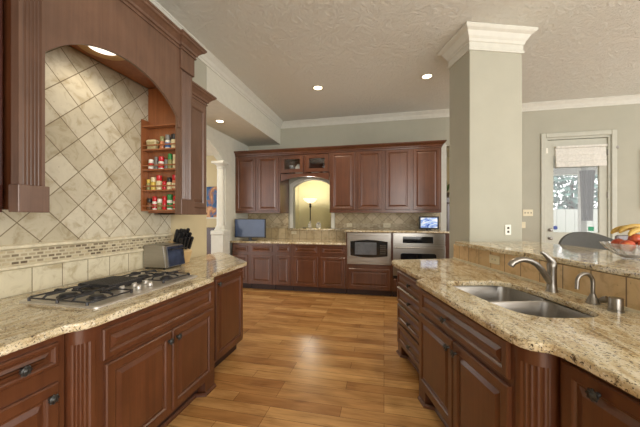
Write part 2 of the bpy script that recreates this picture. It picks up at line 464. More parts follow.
# ------------------------------------------------------------------ cooktop wall: tile fields
TX = -2.31
def tslab(name, mat, y0, y1, z0, z1, x=TX, smooth=None): return struct(MB().box(-2.3345, x, y0, y1, z0, z1).obj(name, mat))
tslab('wall_left_square_tile', 'square', 0.0, 2.76, 0.946, 1.112)
tslab('wall_left_mosaic', 'mosaic', 0.0, 2.76, 1.142, 1.24)
tslab('wall_left_diagonal_tile', 'diag', 0.0, 2.76, 1.275, 2.73)
bull = lambda z0, z1, d: [(0, z0), (d * 0.7, z0), (d, z0 + (z1 - z0) * 0.3), (d, z0 + (z1 - z0) * 0.7), (d * 0.7, z1), (0, z1)]
struct(MB().sweep(bull(1.112, 1.142, 0.045), [(-2.334, 0), (-2.334, 2.765)]).obj('trim_4', 'rail', smooth=50))
struct(MB().sweep(bull(1.24, 1.275, 0.045), [(-2.334, 0), (-2.334, 2.765)]).obj('trim_5', 'rail', smooth=50))

# ------------------------------------------------------------------ cabinet kit
def door_loops(w_, h_, t=0.02, fr=None):
    fr = fr or min(0.058, 0.26 * min(w_, h_))
    return [(0, 0), (0, -t + 0.006), (0.006, -t), (fr - 0.012, -t), (fr - 0.006, -t + 0.003), (fr, -t + 0.011), (fr + 0.006, -t + 0.011), (fr + 0.03, -t + 0.001), (fr + 0.034, -t + 0.001)]
def knob(parent, x, z, y=-0.02, name='knob'):
    m = MB(); m.T = Matrix.Translation((x, y, z)) @ Matrix.Rotation(R(90), 4, 'X') @ Matrix.Scale(1.12, 4)
    m.lathe([(0.008, 0), (0.006, 0.012), (0.014, 0.016), (0.0165, 0.02), (0.0165, 0.023), (0.012, 0.026), (0.0095, 0.0255), (0.006, 0.029), (0.0, 0.030)], 14)
    for i in range(8):
        a = i * PI / 4
        m.tube([(0.0165 * math.cos(a), 0.0165 * math.sin(a), 0.0215), (0.019 * math.cos(a), 0.019 * math.sin(a), 0.0215)], 0.004, 6)
    return m.obj(name, 'bronze', parent, smooth=40)
def front(parent, kind, x0, x1, z0, z1, mat='cherry', knobs=()):
    w_, h_ = x1 - x0, z1 - z0
    o = MB().panel(x0, x1, z0, z1, door_loops(w_, h_)).obj(kind, mat, parent)
    for kx, kz in knobs: knob(o, kx, kz)
    return o
def base_cab(label, loc, rz, x0, x1, depth, fronts, top=0.90, toe=0.11, toe_in=0.07, mat='cherry', group=None, feet=()):
    t = thing('base_cabinet', label, 'cabinet', loc, rz, group)
    MB().box(x0, x1, 0, depth, toe, top).obj('carcass', mat, t)
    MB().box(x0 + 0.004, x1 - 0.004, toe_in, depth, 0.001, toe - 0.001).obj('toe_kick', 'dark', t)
    for f in feet:
        MB().prism([(f[0], 0.0), (f[1], 0.0), (f[1], toe_in - 0.002), (f[0], toe_in - 0.002)], 0.001, toe - 0.001).obj('foot', mat, t)
    for f in fronts: front(t, *f[:5], mat=mat, knobs=f[5] if len(f) > 5 else ())
    return t
def fluted(p0, p1, ctrl, n=5, depth=0.006, inner=None, N=60, m0=0.16, m1=0.84):
    """plan polygon: a curved face from p0 to p1 (quadratic through ctrl) cut with n flutes, closed through inner"""
    pts = []
    p0, p1, c = Vector(p0), Vector(p1), Vector(ctrl)
    for i in range(N + 1):
        t = i / N
        p = p0 * (1 - t) ** 2 + c * 2 * t * (1 - t) + p1 * t * t
        d = ((c - p0) * 2 * (1 - t) + (p1 - c) * 2 * t).normalized(); nn = Vector((d.y, -d.x))
        u = (t - m0) / (m1 - m0)
        if 0 < u < 1: p = p - nn * depth * abs(math.sin(u * n * PI)) ** 0.7
        pts.append(tuple(p))
    return pts + [tuple(q) for q in (inner or [])]

# ------------------------------------------------------------------ left run of base cabinets (faces +X)
LX = -1.417
LR = R(90)                       # local x -> world +Y, local y -> world -X
t = base_cab('cherry base cabinet under the gas cooktop, one wide drawer over two doors', (LX, 0, 0), LR, 1.172, 2.21, 0.80,
             [('drawer', 1.197, 2.165, 0.712, 0.873),
              ('door', 1.213, 1.684, 0.135, 0.685, [(1.650, 0.625)]),
              ('door', 1.692, 2.165, 0.135, 0.685, [(1.728, 0.625)])], feet=[(1.172, 1.30), (2.08, 2.21)], mat='cherry', top=0.904)
MB().sweep([(0, 0.001), (0.018, 0.001), (0.016, 0.016), (0.006, 0.026), (0, 0.026)], [(1.17, 0.0), (1.30, 0.0), (1.33, 0.07), (2.05, 0.07), (2.08, 0.0), (2.212, 0.0)]).obj('shoe_moulding', 'cherry', t)
m = MB()
pp = fluted((1.082, 0.062), (1.17, 0.0), (1.092, 0.004), 5, 0.005, [(1.17, 0.3), (1.082, 0.3)])
m.prism(pp, 0.10, 0.835)
m.prism(fluted((1.08, 0.058), (1.17, -0.003), (1.09, 0.0), 0, 0, [(1.17, 0.3), (1.08, 0.3)]), 0.835, 0.904)
m.prism(fluted((1.08, 0.058), (1.17, -0.003), (1.09, 0.0), 0, 0, [(1.17, 0.3), (1.08, 0.3)]), 0.001, 0.10)
m.obj('fluted_pilaster', 'cherry', t, smooth=30)
base_cab('cherry base cabinet left of the fluted pilaster, cut by the left frame edge', (LX - 0.066, 0, 0), LR, 0.30, 1.072, 0.72,
         [('drawer', 0.42, 1.038, 0.765, 0.873, [(0.895, 0.815)]), ('door', 0.42, 1.038, 0.14, 0.69, [(0.998, 0.635)])], top=0.904)
base_cab('cherry base cabinet with one tall door at the far end of the cooktop run', (-1.515, 0, 0), LR, 2.214, 2.90, 0.70,
         [('door', 2.36, 2.875, 0.135, 0.873, [(2.395, 0.83)])], top=0.904)
lc = [(-1.452, 0.2), (-1.452, 0.985)] + [(-1.452, 1.035), (-1.446, 1.058), (-1.42, 1.085), (-1.40, 1.115), (-1.39, 1.16)] + \
     [(-1.39, 2.12), (-1.396, 2.17), (-1.42, 2.21), (-1.455, 2.235), (-1.482, 2.265), (-1.49, 2.31)] + [(-1.493, 2.95), (-1.515, 3.005), (-1.545, 3.04), (-2.22, 3.72), (-2.25, 3.74), (-2.29, 3.75), (-2.333, 3.75), (-2.333, 3.464), (-2.308, 3.464), (-2.308, 0.2)]
tag(slab('granite_countertop', 'granite', lc, 0.905, 0.945), 'speckled gold granite countertop under the gas cooktop along the left wall', 'countertop')

# ------------------------------------------------------------------ gas cooktop
ck = thing('gas_cooktop', 'stainless five burner gas cooktop with black cast iron grates on the left granite counter', 'cooktop', (-1.825, 1.72, 0.9452))
m = MB(); hx, hy = 0.287, 0.452
m.loft([[(x, y, z) for x, y in rrect(-hx + i, hx - i, -hy + i, hy - i, 0.03)] for i, z in ((0, 0.0), (0, 0.007), (0.006, 0.011), (0.03, 0.009), (0.036, 0.004))])
m.obj('steel_tray', 'steel_tray', ck, smooth=40)
for bx, by, br_ in ((-0.12, -0.29, 0.045), (0.10, -0.29, 0.038), (-0.12, 0.29, 0.038), (0.10, 0.29, 0.034), (-0.10, 0.0, 0.055)):
    m = MB(); m.T = Matrix.Translation((bx, by, 0.005))
    m.lathe([(br_ + 0.014, 0), (br_ + 0.012, 0.006), (br_, 0.008), (br_, 0.016), (br_ - 0.006, 0.021), (0, 0.022)], 24)
    m.obj('burner_cap', 'iron', ck, smooth=40)
def grate(cy, wy, fingers):
    m = MB(); x0, x1, y0, y1 = -0.245, 0.225, cy - wy, cy + wy; z = 0.044
    rr = rrect(x0, x1, y0, y1, 0.03)
    for i in range(len(rr)):
        a, b = rr[i], rr[(i + 1) % len(rr)]
        m.tube([(a[0], a[1], 0.026), (b[0], b[1], 0.026)], 0.005, 6)
    for lx_, ly_ in ((x0 + .02, y0), (x1 - .02, y0), (x0 + .02, y1), (x1 - .02, y1), (-.01, y0), (-.01, y1)):
        m.tube([(lx_, ly_, 0.007), (lx_, ly_, 0.03)], 0.008, 6)
    for bx in fingers:
        for k_ in ():
            a = R(45 + 90 * k_)
            e = (bx + 0.115 * math.cos(a) * 1.0, cy + min(wy, 0.13) * math.sin(a) * 1.15)
            m.tube([(bx + 0.03 * math.cos(a), cy + 0.03 * math.sin(a), z), (bx + 0.08 * math.cos(a), cy + 0.09 * math.sin(a), z), (e[0], max(y0, min(y1, e[1])), 0.03)], 0.006, 6)
        for s_ in (-1, 1):
            m.tube([(bx + 0.026 * s_, cy, z), (bx + 0.09 * s_, cy, z), (bx + 0.115 * s_, cy, 0.034)], 0.007, 6)
            m.tube([(bx, cy + 0.026 * s_, z), (bx, cy + (wy - .02) * s_, z), (bx, cy + wy * s_, 0.026)], 0.007, 6)
    m.tube([(-0.01, y0, 0.026), (-0.01, y1, 0.026)], 0.006, 6)
    return m.obj('grate', 'iron', ck, smooth=45)
grate(-0.285, 0.145, (-0.12, 0.10)); grate(0.285, 0.145, (-0.12, 0.10))
m = MB()
for i in range(15):
    y = -0.125 + i * 0.0179
    m.cbox(-0.245, 0.02, y - 0.0042, y + 0.0042, 0.026, 0.046, 0.002)
m.cbox(-0.25, -0.235, -0.135, 0.135, 0.007, 0.044, 0.003).cbox(0.005, 0.022, -0.135, 0.135, 0.007, 0.044, 0.003)
m.obj('center_grate', 'iron', ck)
for i in range(5):
    kx, ky = 0.085 + (0.085 if i % 2 else 0), -0.10 + i * 0.05
    m = MB(); m.T = Matrix.Translation((kx, ky, 0.006))
    m.lathe([(0.022, 0), (0.022, 0.004), (0.018, 0.006), (0.017, 0.022), (0.014, 0.025), (0, 0.025)], 18)
    m.box(-0.004, 0.004, -0.016, 0.016, 0.024, 0.030)
    m.obj('control_knob', 'steel_tray', ck, smooth=40)

# ------------------------------------------------------------------ toaster oven and knife block
to = thing('toaster_oven', 'stainless toaster oven with dark glass door behind the cooktop against the tile wall', 'toaster oven', (-2.17, 2.50, 0.9455), 0)
m = MB()
m.loft([[(x, -0.13, z) for x, z in ((-0.125, 0.012), (0.13, 0.012), (0.10, 0.225), (0.09, 0.232), (-0.115, 0.232), (-0.125, 0.222))],
        [(x, 0.13, z) for x, z in ((-0.125, 0.012), (0.13, 0.012), (0.10, 0.225), (0.09, 0.232), (-0.115, 0.232), (-0.125, 0.222))]])
m.obj('body', 'steel', to, bevel=0.006)
def slant(y0, y1, z0, z1, t0, t1): 
    f = lambda z: 0.13 - 0.03 * (z - 0.012) / 0.213
    return [[(f(z) + t0, y, z) for y, z in ((y0, z0), (y1, z0), (y1, z1), (y0, z1))], [(f(z) + t1, y, z) for y, z in ((y0, z0), (y1, z0), (y1, z1), (y0, z1))]]
d_ = MB().loft(slant(-0.126, 0.126, 0.016, 0.222, 0.001, 0.016)).obj('door', 'steel', to)
MB().loft(slant(-0.10, 0.122, 0.024, 0.214, 0.0165, 0.021)).obj('window', 'blue_glass', d_)
m = MB()
m.tube([(0.145, -0.09, 0.19), (0.17, -0.09, 0.19), (0.17, 0.10, 0.19), (0.145, 0.10, 0.19)], 0.006, 8).obj('handle', 'black', d_, smooth=40)
for fx in (-0.1, 0.1):
    for fy in (-0.11, 0.11):
        m = MB(); m.T = Matrix.Translation((fx, fy, 0)); m.lathe([(0.012, 0), (0.014, 0.013)], 12).obj('foot', 'black', to)

KB = (-2.205, 2.745, 0.9455)
kb = thing('knife_block', 'slanted wooden knife block full of black handled knives beside the toaster oven', 'knife block', KB, R(-12))
# the block leans back: slot face tilts toward the room
bl = [(-0.075, 0.0), (0.065, 0.0), (0.105, 0.125), (0.0, 0.245), (-0.03, 0.245)]
MB().loft([[(x, -0.095, z) for x, z in bl], [(x, 0.095, z) for x, z in bl]]).obj('block', mat_plain('block_wood', srgb(196, 166, 118), 0.5, vary=0.06), kb, bevel=0.004)
kd = Vector((0.36, 0, 0.93)).normalized()
kn = 0
kpos = ['front row of the block nearest the toaster oven', 'front row, second from the toaster oven', 'front row, third from the toaster oven', 'front row, farthest from the toaster oven',
        'middle row nearest the toaster oven', 'middle row, second from the toaster oven', 'middle row, third from the toaster oven', 'middle row, farthest from the toaster oven',
        'back row nearest the toaster oven', 'back row, second from the toaster oven', 'back row, third from the toaster oven', 'back row, farthest from the toaster oven']
rotk = Matrix.Rotation(R(-12), 4, 'Z')
for row in range(3):
    for c_ in range(4):
        base = Vector((0.0, 0, 0.245)).lerp(Vector((0.105, 0, 0.125)), 0.84 - row * 0.34)
        base.y = -0.07 + c_ * 0.045 + row * 0.004
        L = 0.135 + row * 0.004 + (c_ % 2) * 0.006
        q = Matrix.Translation(KB) @ rotk @ Matrix.Translation(base + kd * 0.014) @ kd.to_track_quat('Z', 'Y').to_matrix().to_4x4()
        t = thing('knife', 'black handled knife in the ' + kpos[kn], 'knife', (0, 0, 0), 0, 'knives in the wooden block')
        t.matrix_world = q
        m = MB()
        m.loft([[(x * s_, y * s_ + b_, z) for x, y in rrect(-0.012, 0.012, -0.017, 0.017, 0.006, 3)] for z, s_, b_ in ((0.0, 0.85, 0), (0.02, 0.9, 0), (L * 0.5, 1.0, 0.002), (L - 0.012, 1.05, 0), (L, 0.8, -0.002))])
        m.obj('handle', 'black', t, smooth=40)
        kn += 1

# ------------------------------------------------------------------ hood surround with arch
HX = -1.85
hd = thing('range_hood_surround', 'dark cherry arched hood surround with fluted pilasters above the cooktop', 'range hood', (HX, 0, 1.475), LR)
zb = lambda z: z - 1.475
yl, yr = 1.236, 2.33
half = (2.30 - 1.236) / 2; rise = 0.245; rad = (half ** 2 + rise ** 2) / (2 * rise); cy = (2.30 + 1.236) / 2; cz = 2.37 + rise - rad; th = math.asin(half / rad)
ar = [(cy + rad * math.sin(-th + 2 * th * i / 36), cz + rad * math.cos(-th + 2 * th * i / 36)) for i in range(37)]
m = MB()
def hp(poly): m.loft([[(a, 0.0, zb(b)) for a, b in poly], [(a, 0.022, zb(b)) for a, b in poly]])
for i in range(36):
    (a0, b0), (a1, b1) = ar[i], ar[i + 1]
    hp([(a0, b0), (a1, b1), (a1, 3.03), (a0, 3.03)])
hp([(2.30, 2.28), (2.332, 2.28), (2.332, 3.03), (2.30, 3.03)])
m.obj('arch_panel', 'hood_wood_sheen', hd)
def pilaster(y0, y1):
    m = MB()
    N = 84; pts = []
    for i in range(N + 1):
        t = i / N; u = (t - 0.14) / 0.72
        dy = 0.0
        if 0 < u < 1: dy = 0.014 * abs(math.sin(u * 5 * PI)) ** 0.6
        pts.append((y0 + (y1 - y0) * t, -0.004 + dy))
    m.prism(pts + [(y1, 0.05), (y0, 0.05)], zb(1.62), zb(2.83))
    o = m.obj('pilaster', 'hood_wood_sheen', hd, smooth=25)
    MB().cbox(y0 - 0.012, y1 + 0.012, -0.022, 0.05, 0.0, zb(1.62) - 0.0005, 0.003).obj('base_block', 'hood_wood_sheen', hd)
    MB().cbox(y0 - 0.012, y1 + 0.012, -0.022, 0.05, zb(2.8305), zb(3.03), 0.003).obj('cap_block', 'hood_wood_sheen', hd)
pilaster(1.117, 1.236); pilaster(2.332, 2.50)
HC = [(0, 0), (0.012, 0), (0.014, 0.012), (0.006, 0.016), (0.006, 0.026), (0.022, 0.032), (0.028, 0.05), (0.06, 0.078), (0.078, 0.086), (0.085, 0.098), (0.095, 0.102), (0.095, 0.118), (0, 0.118)]
m = MB()
# travel so that the moulding projects toward -y (the room side); profile is on the right of travel
m.sweep([(o * 0.85, zb(3.005) + h) for o, h in HC], [(1.0, 0.1), (1.0, -0.024), (1.25, -0.024), (1.25, 0.0), (2.318, 0.0), (2.318, -0.024), (2.514, -0.024), (2.514, 0.4)])
m.obj('crown', 'hood_wood_sheen', hd)
MB().box(1.2, 2.45, 0.0225, 0.455, zb(2.735), zb(2.76)).obj('hood_ceiling', 'cherry_in', hd)
MB().box(1.13, 1.21, 0.052, 0.455, zb(1.49), zb(2.73)).obj('side_panel', 'cherry', hd)
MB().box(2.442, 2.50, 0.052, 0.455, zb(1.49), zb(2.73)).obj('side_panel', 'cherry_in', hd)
MB().box(1.05, 2.51, 0.03, 0.455, zb(2.77), zb(3.09)).obj('chimney_box', 'hood_wood_sheen', hd)
hl = thing('hood_light', 'round lit light set in the wooden ceiling of the arched hood', 'light', (-2.08, 1.78, 2.7345))
MB().lathe([(0.165, 0), (0.165, -0.008), (0.115, -0.012), (0.10, -0.001)], 32, True, True).obj('trim_ring', mat_plain('hood_ring', srgb(186, 150, 100), 0.4), hl, smooth=40)
MB().lathe([(0.098, -0.0025), (0.07, -0.006), (0.0, -0.008)], 28).obj('lens', mat_emit('hood_lens', (1.0, 0.93, 0.8, 1), 1.6), hl, smooth=60)
def lamp(name, loc, e, col=(1, 0.84, 0.62), r=0.06, spot=None):
    l = bpy.data.lights.new(name, 'SPOT' if spot else 'POINT'); l.energy = e; l.color = col; l.shadow_soft_size = r
    if spot: l.spot_size = R(spot); l.spot_blend = 0.7
    o = bpy.data.objects.new(name, l); C.objects.link(o); o.location = loc
    return o
lamp('hood_bulb', (-2.08, 1.78, 2.68), 5, spot=150)

# spice rack hung on the right inner side of the hood (faces -Y)
SX0, SX1, SY0, SY1 = -2.305, -1.905, 2.352, 2.440
sr = thing('spice_rack', 'cherry spice rack with four shelves of small jars hung inside the hood', 'rack', (0, 0, 1.507))
z_ = lambda z: z - 1.507
MB().box(SX0, SX0 + 0.016, SY0, SY1, 0, z_(2.40)).obj('side_panel', 'cherry_in', sr, bevel=0.002)
MB().box(SX1 - 0.016, SX1, SY0, SY1, 0, z_(2.40)).obj('side_panel', 'cherry_in', sr, bevel=0.002)
MB().box(SX0 + 0.0165, SX1 - 0.0165, SY1 - 0.006, SY1, 0.002, z_(2.33)).obj('back_board', 'cherry_in', sr)
shelf_z = [2.106, 1.911, 1.712, 1.520]
for z in shelf_z + [2.335]:
    MB().box(SX0 + 0.0165, SX1 - 0.0165, SY0 + 0.002, SY1 - 0.0065, z_(z) - 0.013, z_(z)).obj('shelf', 'cherry_in', sr)
for z in shelf_z:
    MB().box(SX0 + 0.0165, SX1 - 0.0165, SY0 + 0.001, SY0 + 0.007, z_(z) + 0.03, z_(z) + 0.042).obj('rail', 'cherry_in', sr)
JM = {}
def jm(n, rgb, rough=0.3):
    if n not in JM: JM[n] = mat_plain('jar_' + n, srgb(*rgb), rough, vary=0.12, scale=60)
    return JM[n]
RED, GRN, WHT, BLK, GRY, CRM, YEL, SAL, BLU, BRN, OLV = (190, 34, 40), (50, 130, 66), (226, 222, 208), (38, 36, 34), (120, 118, 112), (214, 202, 160), (206, 178, 80), (196, 126, 90), (70, 104, 160), (108, 70, 44), (142, 140, 90)
def jar(x, zi, r, h, body, cap, lab, band=None, wide=False):
    t = thing('spice_jar', lab, 'jar', (x, (SY0 + SY1) / 2 + 0.002, shelf_z[zi] + 0.0005), 0, 'jars on the spice rack')
    hb = h * 0.74
    r = min(r, 0.0285); h = h * 1.18
    MB().lathe([(r * 0.9, 0), (r, 0.003), (r, hb * 0.86), (r * 0.78, hb)], 16).obj('body', jm(str(body), body, 0.25), t, smooth=40)
    MB().lathe([(r * 0.86, hb + 0.0005), (r * 0.9, hb + 0.002), (r * 0.9, h - 0.003), (r * 0.8, h)], 16).obj('cap', jm(str(cap), cap, 0.4), t, smooth=40)
    if band: MB().lathe([(r + 0.0008, hb * 0.15), (r + 0.0008, hb * 0.7)], 16, False, False).obj('paper_band', jm(str(band), band, 0.5), t, smooth=40)
S = lambda u: SX0 + 0.02 + (SX1 - SX0 - 0.04) * (u - 143.0) / (174.5 - 143.0)
tub = thing('spice_tub', 'squat clear tub with cream lid at the left end of the top rack shelf', 'jar', (S(149.5), 2.397, shelf_z[0] + 0.0005))
MB().loft([[(x, y, z) for x, y in rrect(-0.055 * s_, 0.055 * s_, -0.028 * s_, 0.028 * s_, 0.015 * s_)] for z, s_ in ((0, 0.8), (0.01, 0.9), (0.075, 1.0))]).obj('body', jm('tub', (176, 160, 116)), tub, smooth=40)
MB().loft([[(x, y, z) for x, y in rrect(-0.058 * s_, 0.058 * s_, -0.0295 * s_, 0.0295 * s_, 0.015 * s_)] for z, s_ in ((0.0755, 1.0), (0.085, 1.0), (0.095, 0.8))]).obj('lid', jm(str(CRM), CRM), tub, smooth=40)
jar(S(159.0), 0, 0.022, 0.105, SAL, OLV, 'salmon spice jar beside the squat tub on the top shelf')
jar(S(164.6), 0, 0.026, 0.115, WHT, GRY, 'white jar with blue band and grey cap on the top shelf', BLU)
jar(S(170.6), 0, 0.028, 0.118, CRM, BLK, 'cream jar with black cap at the right of the top shelf')
jar(S(148.0), 1, 0.026, 0.085, RED, WHT, 'red jar with white cap at the left of the second shelf', WHT)
jar(S(153.2), 1, 0.018, 0.105, GRY, GRY, 'slim grey jar beside the red one on the second shelf')
jar(S(158.2), 1, 0.028, 0.105, WHT, RED, 'white jar with red cap in the middle of the second shelf', RED)
jar(S(163.2), 1, 0.020, 0.08, GRY, GRY, 'short grey jar right of the red capped one on the second shelf')
jar(S(166.8), 1, 0.022, 0.125, OLV, GRN, 'olive jar with green cap on the second shelf')
jar(S(172.0), 1, 0.026, 0.115, CRM, CRM, 'cream jar with cream cap at the right of the second shelf')
jar(S(145.5), 2, 0.020, 0.09, OLV, YEL, 'olive jar with yellow cap at the left of the third shelf')
jar(S(150.4), 2, 0.027, 0.105, YEL, CRM, 'yellow jar with cream cap on the third shelf')
jar(S(156.0), 2, 0.028, 0.12, CRM, RED, 'large cream jar with red cap left of centre on the third shelf')
jar(S(161.2), 2, 0.022, 0.07, RED, RED, 'short all red jar in the middle of the third shelf')
jar(S(166.0), 2, 0.024, 0.10, CRM, BLK, 'cream jar with black cap on the third shelf')
jar(S(171.6), 2, 0.028, 0.12, SAL, RED, 'salmon jar with red cap at the right of the third shelf', CRM)
jar(S(146.4), 3, 0.024, 0.095, BRN, BLK, 'brown jar with black cap at the left of the bottom shelf')
jar(S(151.6), 3, 0.023, 0.11, WHT, RED, 'white jar with red cap second from left on the bottom shelf', RED)
jar(S(156.6), 3, 0.024, 0.09, OLV, WHT, 'olive jar with white cap on the bottom shelf')
jar(S(161.4), 3, 0.022, 0.11, RED, RED, 'tall all red jar in the middle of the bottom shelf')
jar(S(166.6), 3, 0.027, 0.125, WHT, GRN, 'white jar with green cap and green band on the bottom shelf', GRN)
jar(S(172.0), 3, 0.024, 0.11, CRM, RED, 'cream jar with red cap and red band at the right of the bottom shelf', RED)

# wall cabinets either side of the hood
def wall_cab(name, label, loc, rz, x0, x1, depth, z0, z1, doors, mat='cherry', group=None):
    t = thing(name, label, 'cabinet', loc, rz, group)
    MB().box(x0, x1, 0, depth, z0, z1).obj('carcass', mat, t)
    for dd in doors: front(t, 'door', *dd[:4], mat=mat, knobs=dd[4] if len(dd) > 4 else ())
    return t
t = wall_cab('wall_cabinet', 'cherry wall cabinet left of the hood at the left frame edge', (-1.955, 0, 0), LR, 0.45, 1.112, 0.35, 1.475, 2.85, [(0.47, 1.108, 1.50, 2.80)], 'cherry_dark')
t = wall_cab('wall_cabinet', 'narrow cherry wall cabinet right of the hood with its own crown', (-1.955, 0, 0), LR, 2.52, 2.89, 0.35, 1.475, 2.72, [(2.53, 2.865, 1.55, 2.65)], 'hood_wood_sheen')
MB().sweep([(o * 0.85, 2.70 + h) for o, h in HC], [(2.53, 0.0), (2.892, 0.0), (2.892, 0.34)]).obj('crown', 'hood_wood_sheen', t)
MB().box(2.52, 2.89, -0.012, 0.3, 1.476, 1.50).obj('light_rail', 'hood_wood_sheen', t)

# ------------------------------------------------------------------ back run of cabinets (faces -Y)
BY = 5.35
def bdoor(x0, x1, z0, z1): return ('door', x0, x1, z0, z1)
GB = 'back wall base cabinets'
base_cab('cherry base cabinet under the small television at the left end of the back run', (0, BY, 0), 0, -3.018, -2.638, 0.75, [('drawer', -3.0, -2.675, 0.745, 0.875), bdoor(-3.0, -2.675, 0.125, 0.69)], group=GB, mat='cherry', top=0.925)
base_cab('cherry base cabinet second from the left in the back run, one drawer over one door', (0, BY, 0), 0, -2.636, -2.12, 0.75, [('drawer', -2.605, -2.152, 0.752, 0.885), bdoor(-2.605, -2.152, 0.125, 0.69)], group=GB, top=0.925)
base_cab('narrowest cherry base cabinet in the middle of the back run', (0, BY, 0), 0, -2.118, -1.742, 0.75, [('drawer', -2.07, -1.779, 0.755, 0.895), bdoor(-2.07, -1.779, 0.125, 0.69)], group=GB, top=0.925)
base_cab('cherry base cabinet fourth from the left in the back run, under the lamp opening', (0, BY, 0), 0, -1.74, -1.208, 0.75, [('drawer', -1.70, -1.245, 0.755, 0.897), bdoor(-1.71, -1.235, 0.125, 0.69)], group=GB, top=0.925)
base_cab('cherry base cabinet next to the microwave in the back run', (0, BY, 0), 0, -1.206, -0.69, 0.75, [('drawer', -1.164, -0.715, 0.755, 0.897), bdoor(-1.18, -0.715, 0.125, 0.69)], group=GB, top=0.925)
mc = thing('microwave_cabinet', 'cherry cabinet holding the built-in microwave above one wide drawer', 'cabinet', (0, BY, 0), 0)
MB().box(-0.688, -0.672, 0, 0.75, 0.11, 1.165).box(0.128, 0.142, 0, 0.75, 0.11, 1.165).box(-0.671, 0.127, 0.0, 0.75, 0.11, 0.575).obj('carcass', 'cherry', mc)
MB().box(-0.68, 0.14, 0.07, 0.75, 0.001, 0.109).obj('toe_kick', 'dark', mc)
front(mc, 'drawer', -0.645, 0.105, 0.14, 0.50)
mw = thing('microwave_oven', 'stainless built-in microwave with black window at the end of the back run', 'microwave', (-0.272, BY, 0.578), 0)
MB().box(-0.39, 0.39, 0.001, 0.5, 0.0, 0.58).obj('body', 'steel', mw)
m = MB().panel(-0.395, 0.395, 0.003, 0.583, [(0, 0), (0, -0.012), (0.004, -0.016), (0.05, -0.016), (0.056, -0.012), (0.07, -0.012)]).obj('trim_frame', 'steel', mw)
d_ = MB().box(-0.345, 0.345, -0.034, -0.013, 0.13, 0.47).obj('door', 'steel', mw, bevel=0.004)
def bulge(x0, x1, z0, z1, b, n=14):
    top = [(x0 + (x1 - x0) * i / n, z1 + b * math.sin(PI * i / n)) for i in range(n + 1)]
    bot = [(x1 - (x1 - x0) * i / n, z0 - b * math.sin(PI * i / n)) for i in range(n + 1)]
    return bot[::-1][::-1] + top
pl = bulge(-0.335, 0.335, 0.165, 0.425, 0.03)
MB().loft([[(x, -0.0345, z) for x, z in pl], [(x, -0.042, z) for x, z in pl]]).obj('door_glass', 'black_glass', d_)
MB().box(-0.25, 0.14, -0.0445, -0.0425, 0.185, 0.41).obj('window', mat_plain('microwave_window', srgb(92, 96, 102), 0.15, vary=0.1), d_)
m = MB()
for i in range(5):
    for j in range(3): m.box(0.205 + j * 0.035, 0.23 + j * 0.035, -0.0445, -0.0425, 0.20 + i * 0.036, 0.222 + i * 0.036)
m.obj('keypad', 'slot', mw)
oc = thing('oven_cabinet', 'cherry cabinet around the wall oven behind the end of the island', 'cabinet', (0, BY, 0), 0)
MB().box(0.1435, 0.158, 0, 0.75, 0.11, 1.165).box(1.035, 1.10, 0, 0.75, 0.11, 1.165).box(0.1585, 1.0345, 0, 0.75, 0.11, 0.35).obj('carcass', 'cherry', oc)
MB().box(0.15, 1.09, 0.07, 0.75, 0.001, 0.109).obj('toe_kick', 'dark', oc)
front(oc, 'drawer', 0.175, 1.02, 0.135, 0.335)
ov = thing('wall_oven', 'stainless wall oven with black display beside the microwave', 'oven', (0.597, BY, 0.352), 0)
MB().box(-0.437, 0.437, 0.001, 0.6, 0, 0.812).obj('body', 'steel', ov)
cp = MB().box(-0.437, 0.437, -0.018, 0.0, 0.61, 0.812).obj('control_panel', 'steel', ov, bevel=0.004)
MB().cbox(-0.27, 0.24, -0.023, -0.0185, 0.635, 0.75, 0.002).obj('display', 'black_glass', cp)
d_ = MB().box(-0.437, 0.437, -0.03, 0.0, 0.05, 0.60).obj('door', 'steel', ov, bevel=0.005)
pl = rrect(-0.31, 0.29, 0.16, 0.455, 0.04)
MB().loft([[(x, -0.0305, z) for x, z in pl], [(x, -0.036, z) for x, z in pl]]).obj('window', 'black_glass', d_)
MB().tube([(-0.40, -0.031, 0.555), (-0.40, -0.075, 0.555), (0.40, -0.075, 0.555), (0.40, -0.031, 0.555)], 0.011, 10).obj('handle', 'steel', d_, smooth=40)
MB().box(-0.437, 0.437, -0.012, 0.0, 0.0, 0.045).obj('vent_strip', 'black', ov)

tag(slab('granite_countertop', 'granite_island', [(-3.12, BY - 0.035), (-0.692, BY - 0.035), (-0.692, YB - 0.035), (-3.12, YB - 0.035)], 0.926, 0.966), 'gold granite countertop on the back base cabinets under the television', 'countertop')
tag(slab('granite_ledge', 'granite_island', [(-0.715, BY - 0.05), (1.115, BY - 0.05), (1.115, YB - 0.035), (-0.715, YB - 0.035)], 1.168, 1.2), 'raised granite ledge over the microwave and wall oven carrying the photo frame', 'countertop')
tag(slab('granite_sill', 'granite_island', [(-2.13, YB - 0.13), (-0.72, YB - 0.13), (-0.72, YB - 0.002), (-1.142, YB - 0.002), (-1.142, YB + 0.2), (-2.028, YB + 0.2), (-2.028, YB - 0.002), (-2.13, YB - 0.002)], 1.152, 1.192), 'granite sill of the arched pass-through below the torchiere lamp', 'sill')
struct(MB().box(-3.135, -2.14, YB - 0.03, YB - 0.001, 1.31, 1.534).box(-1.05, 1.12, YB - 0.03, YB - 0.001, 1.31, 1.534).obj('wall_back_diagonal_tile', 'diag_far'))
struct(MB().box(-3.135, -2.14, YB - 0.03, YB - 0.001, 1.2, 1.31).box(-0.715, 1.12, YB - 0.03, YB - 0.001, 1.2, 1.31).box(-1.05, -0.7155, YB - 0.03, YB - 0.001, 1.2, 1.31).obj('wall_back_mosaic', 'mosaic_far'))
struct(MB().box(-3.135, -0.716, YB - 0.03, YB - 0.001, 0.967, 1.15).box(-3.135, -2.14, YB - 0.03, YB - 0.001, 1.15, 1.199).obj('wall_back_square_tile', 'square_far'))

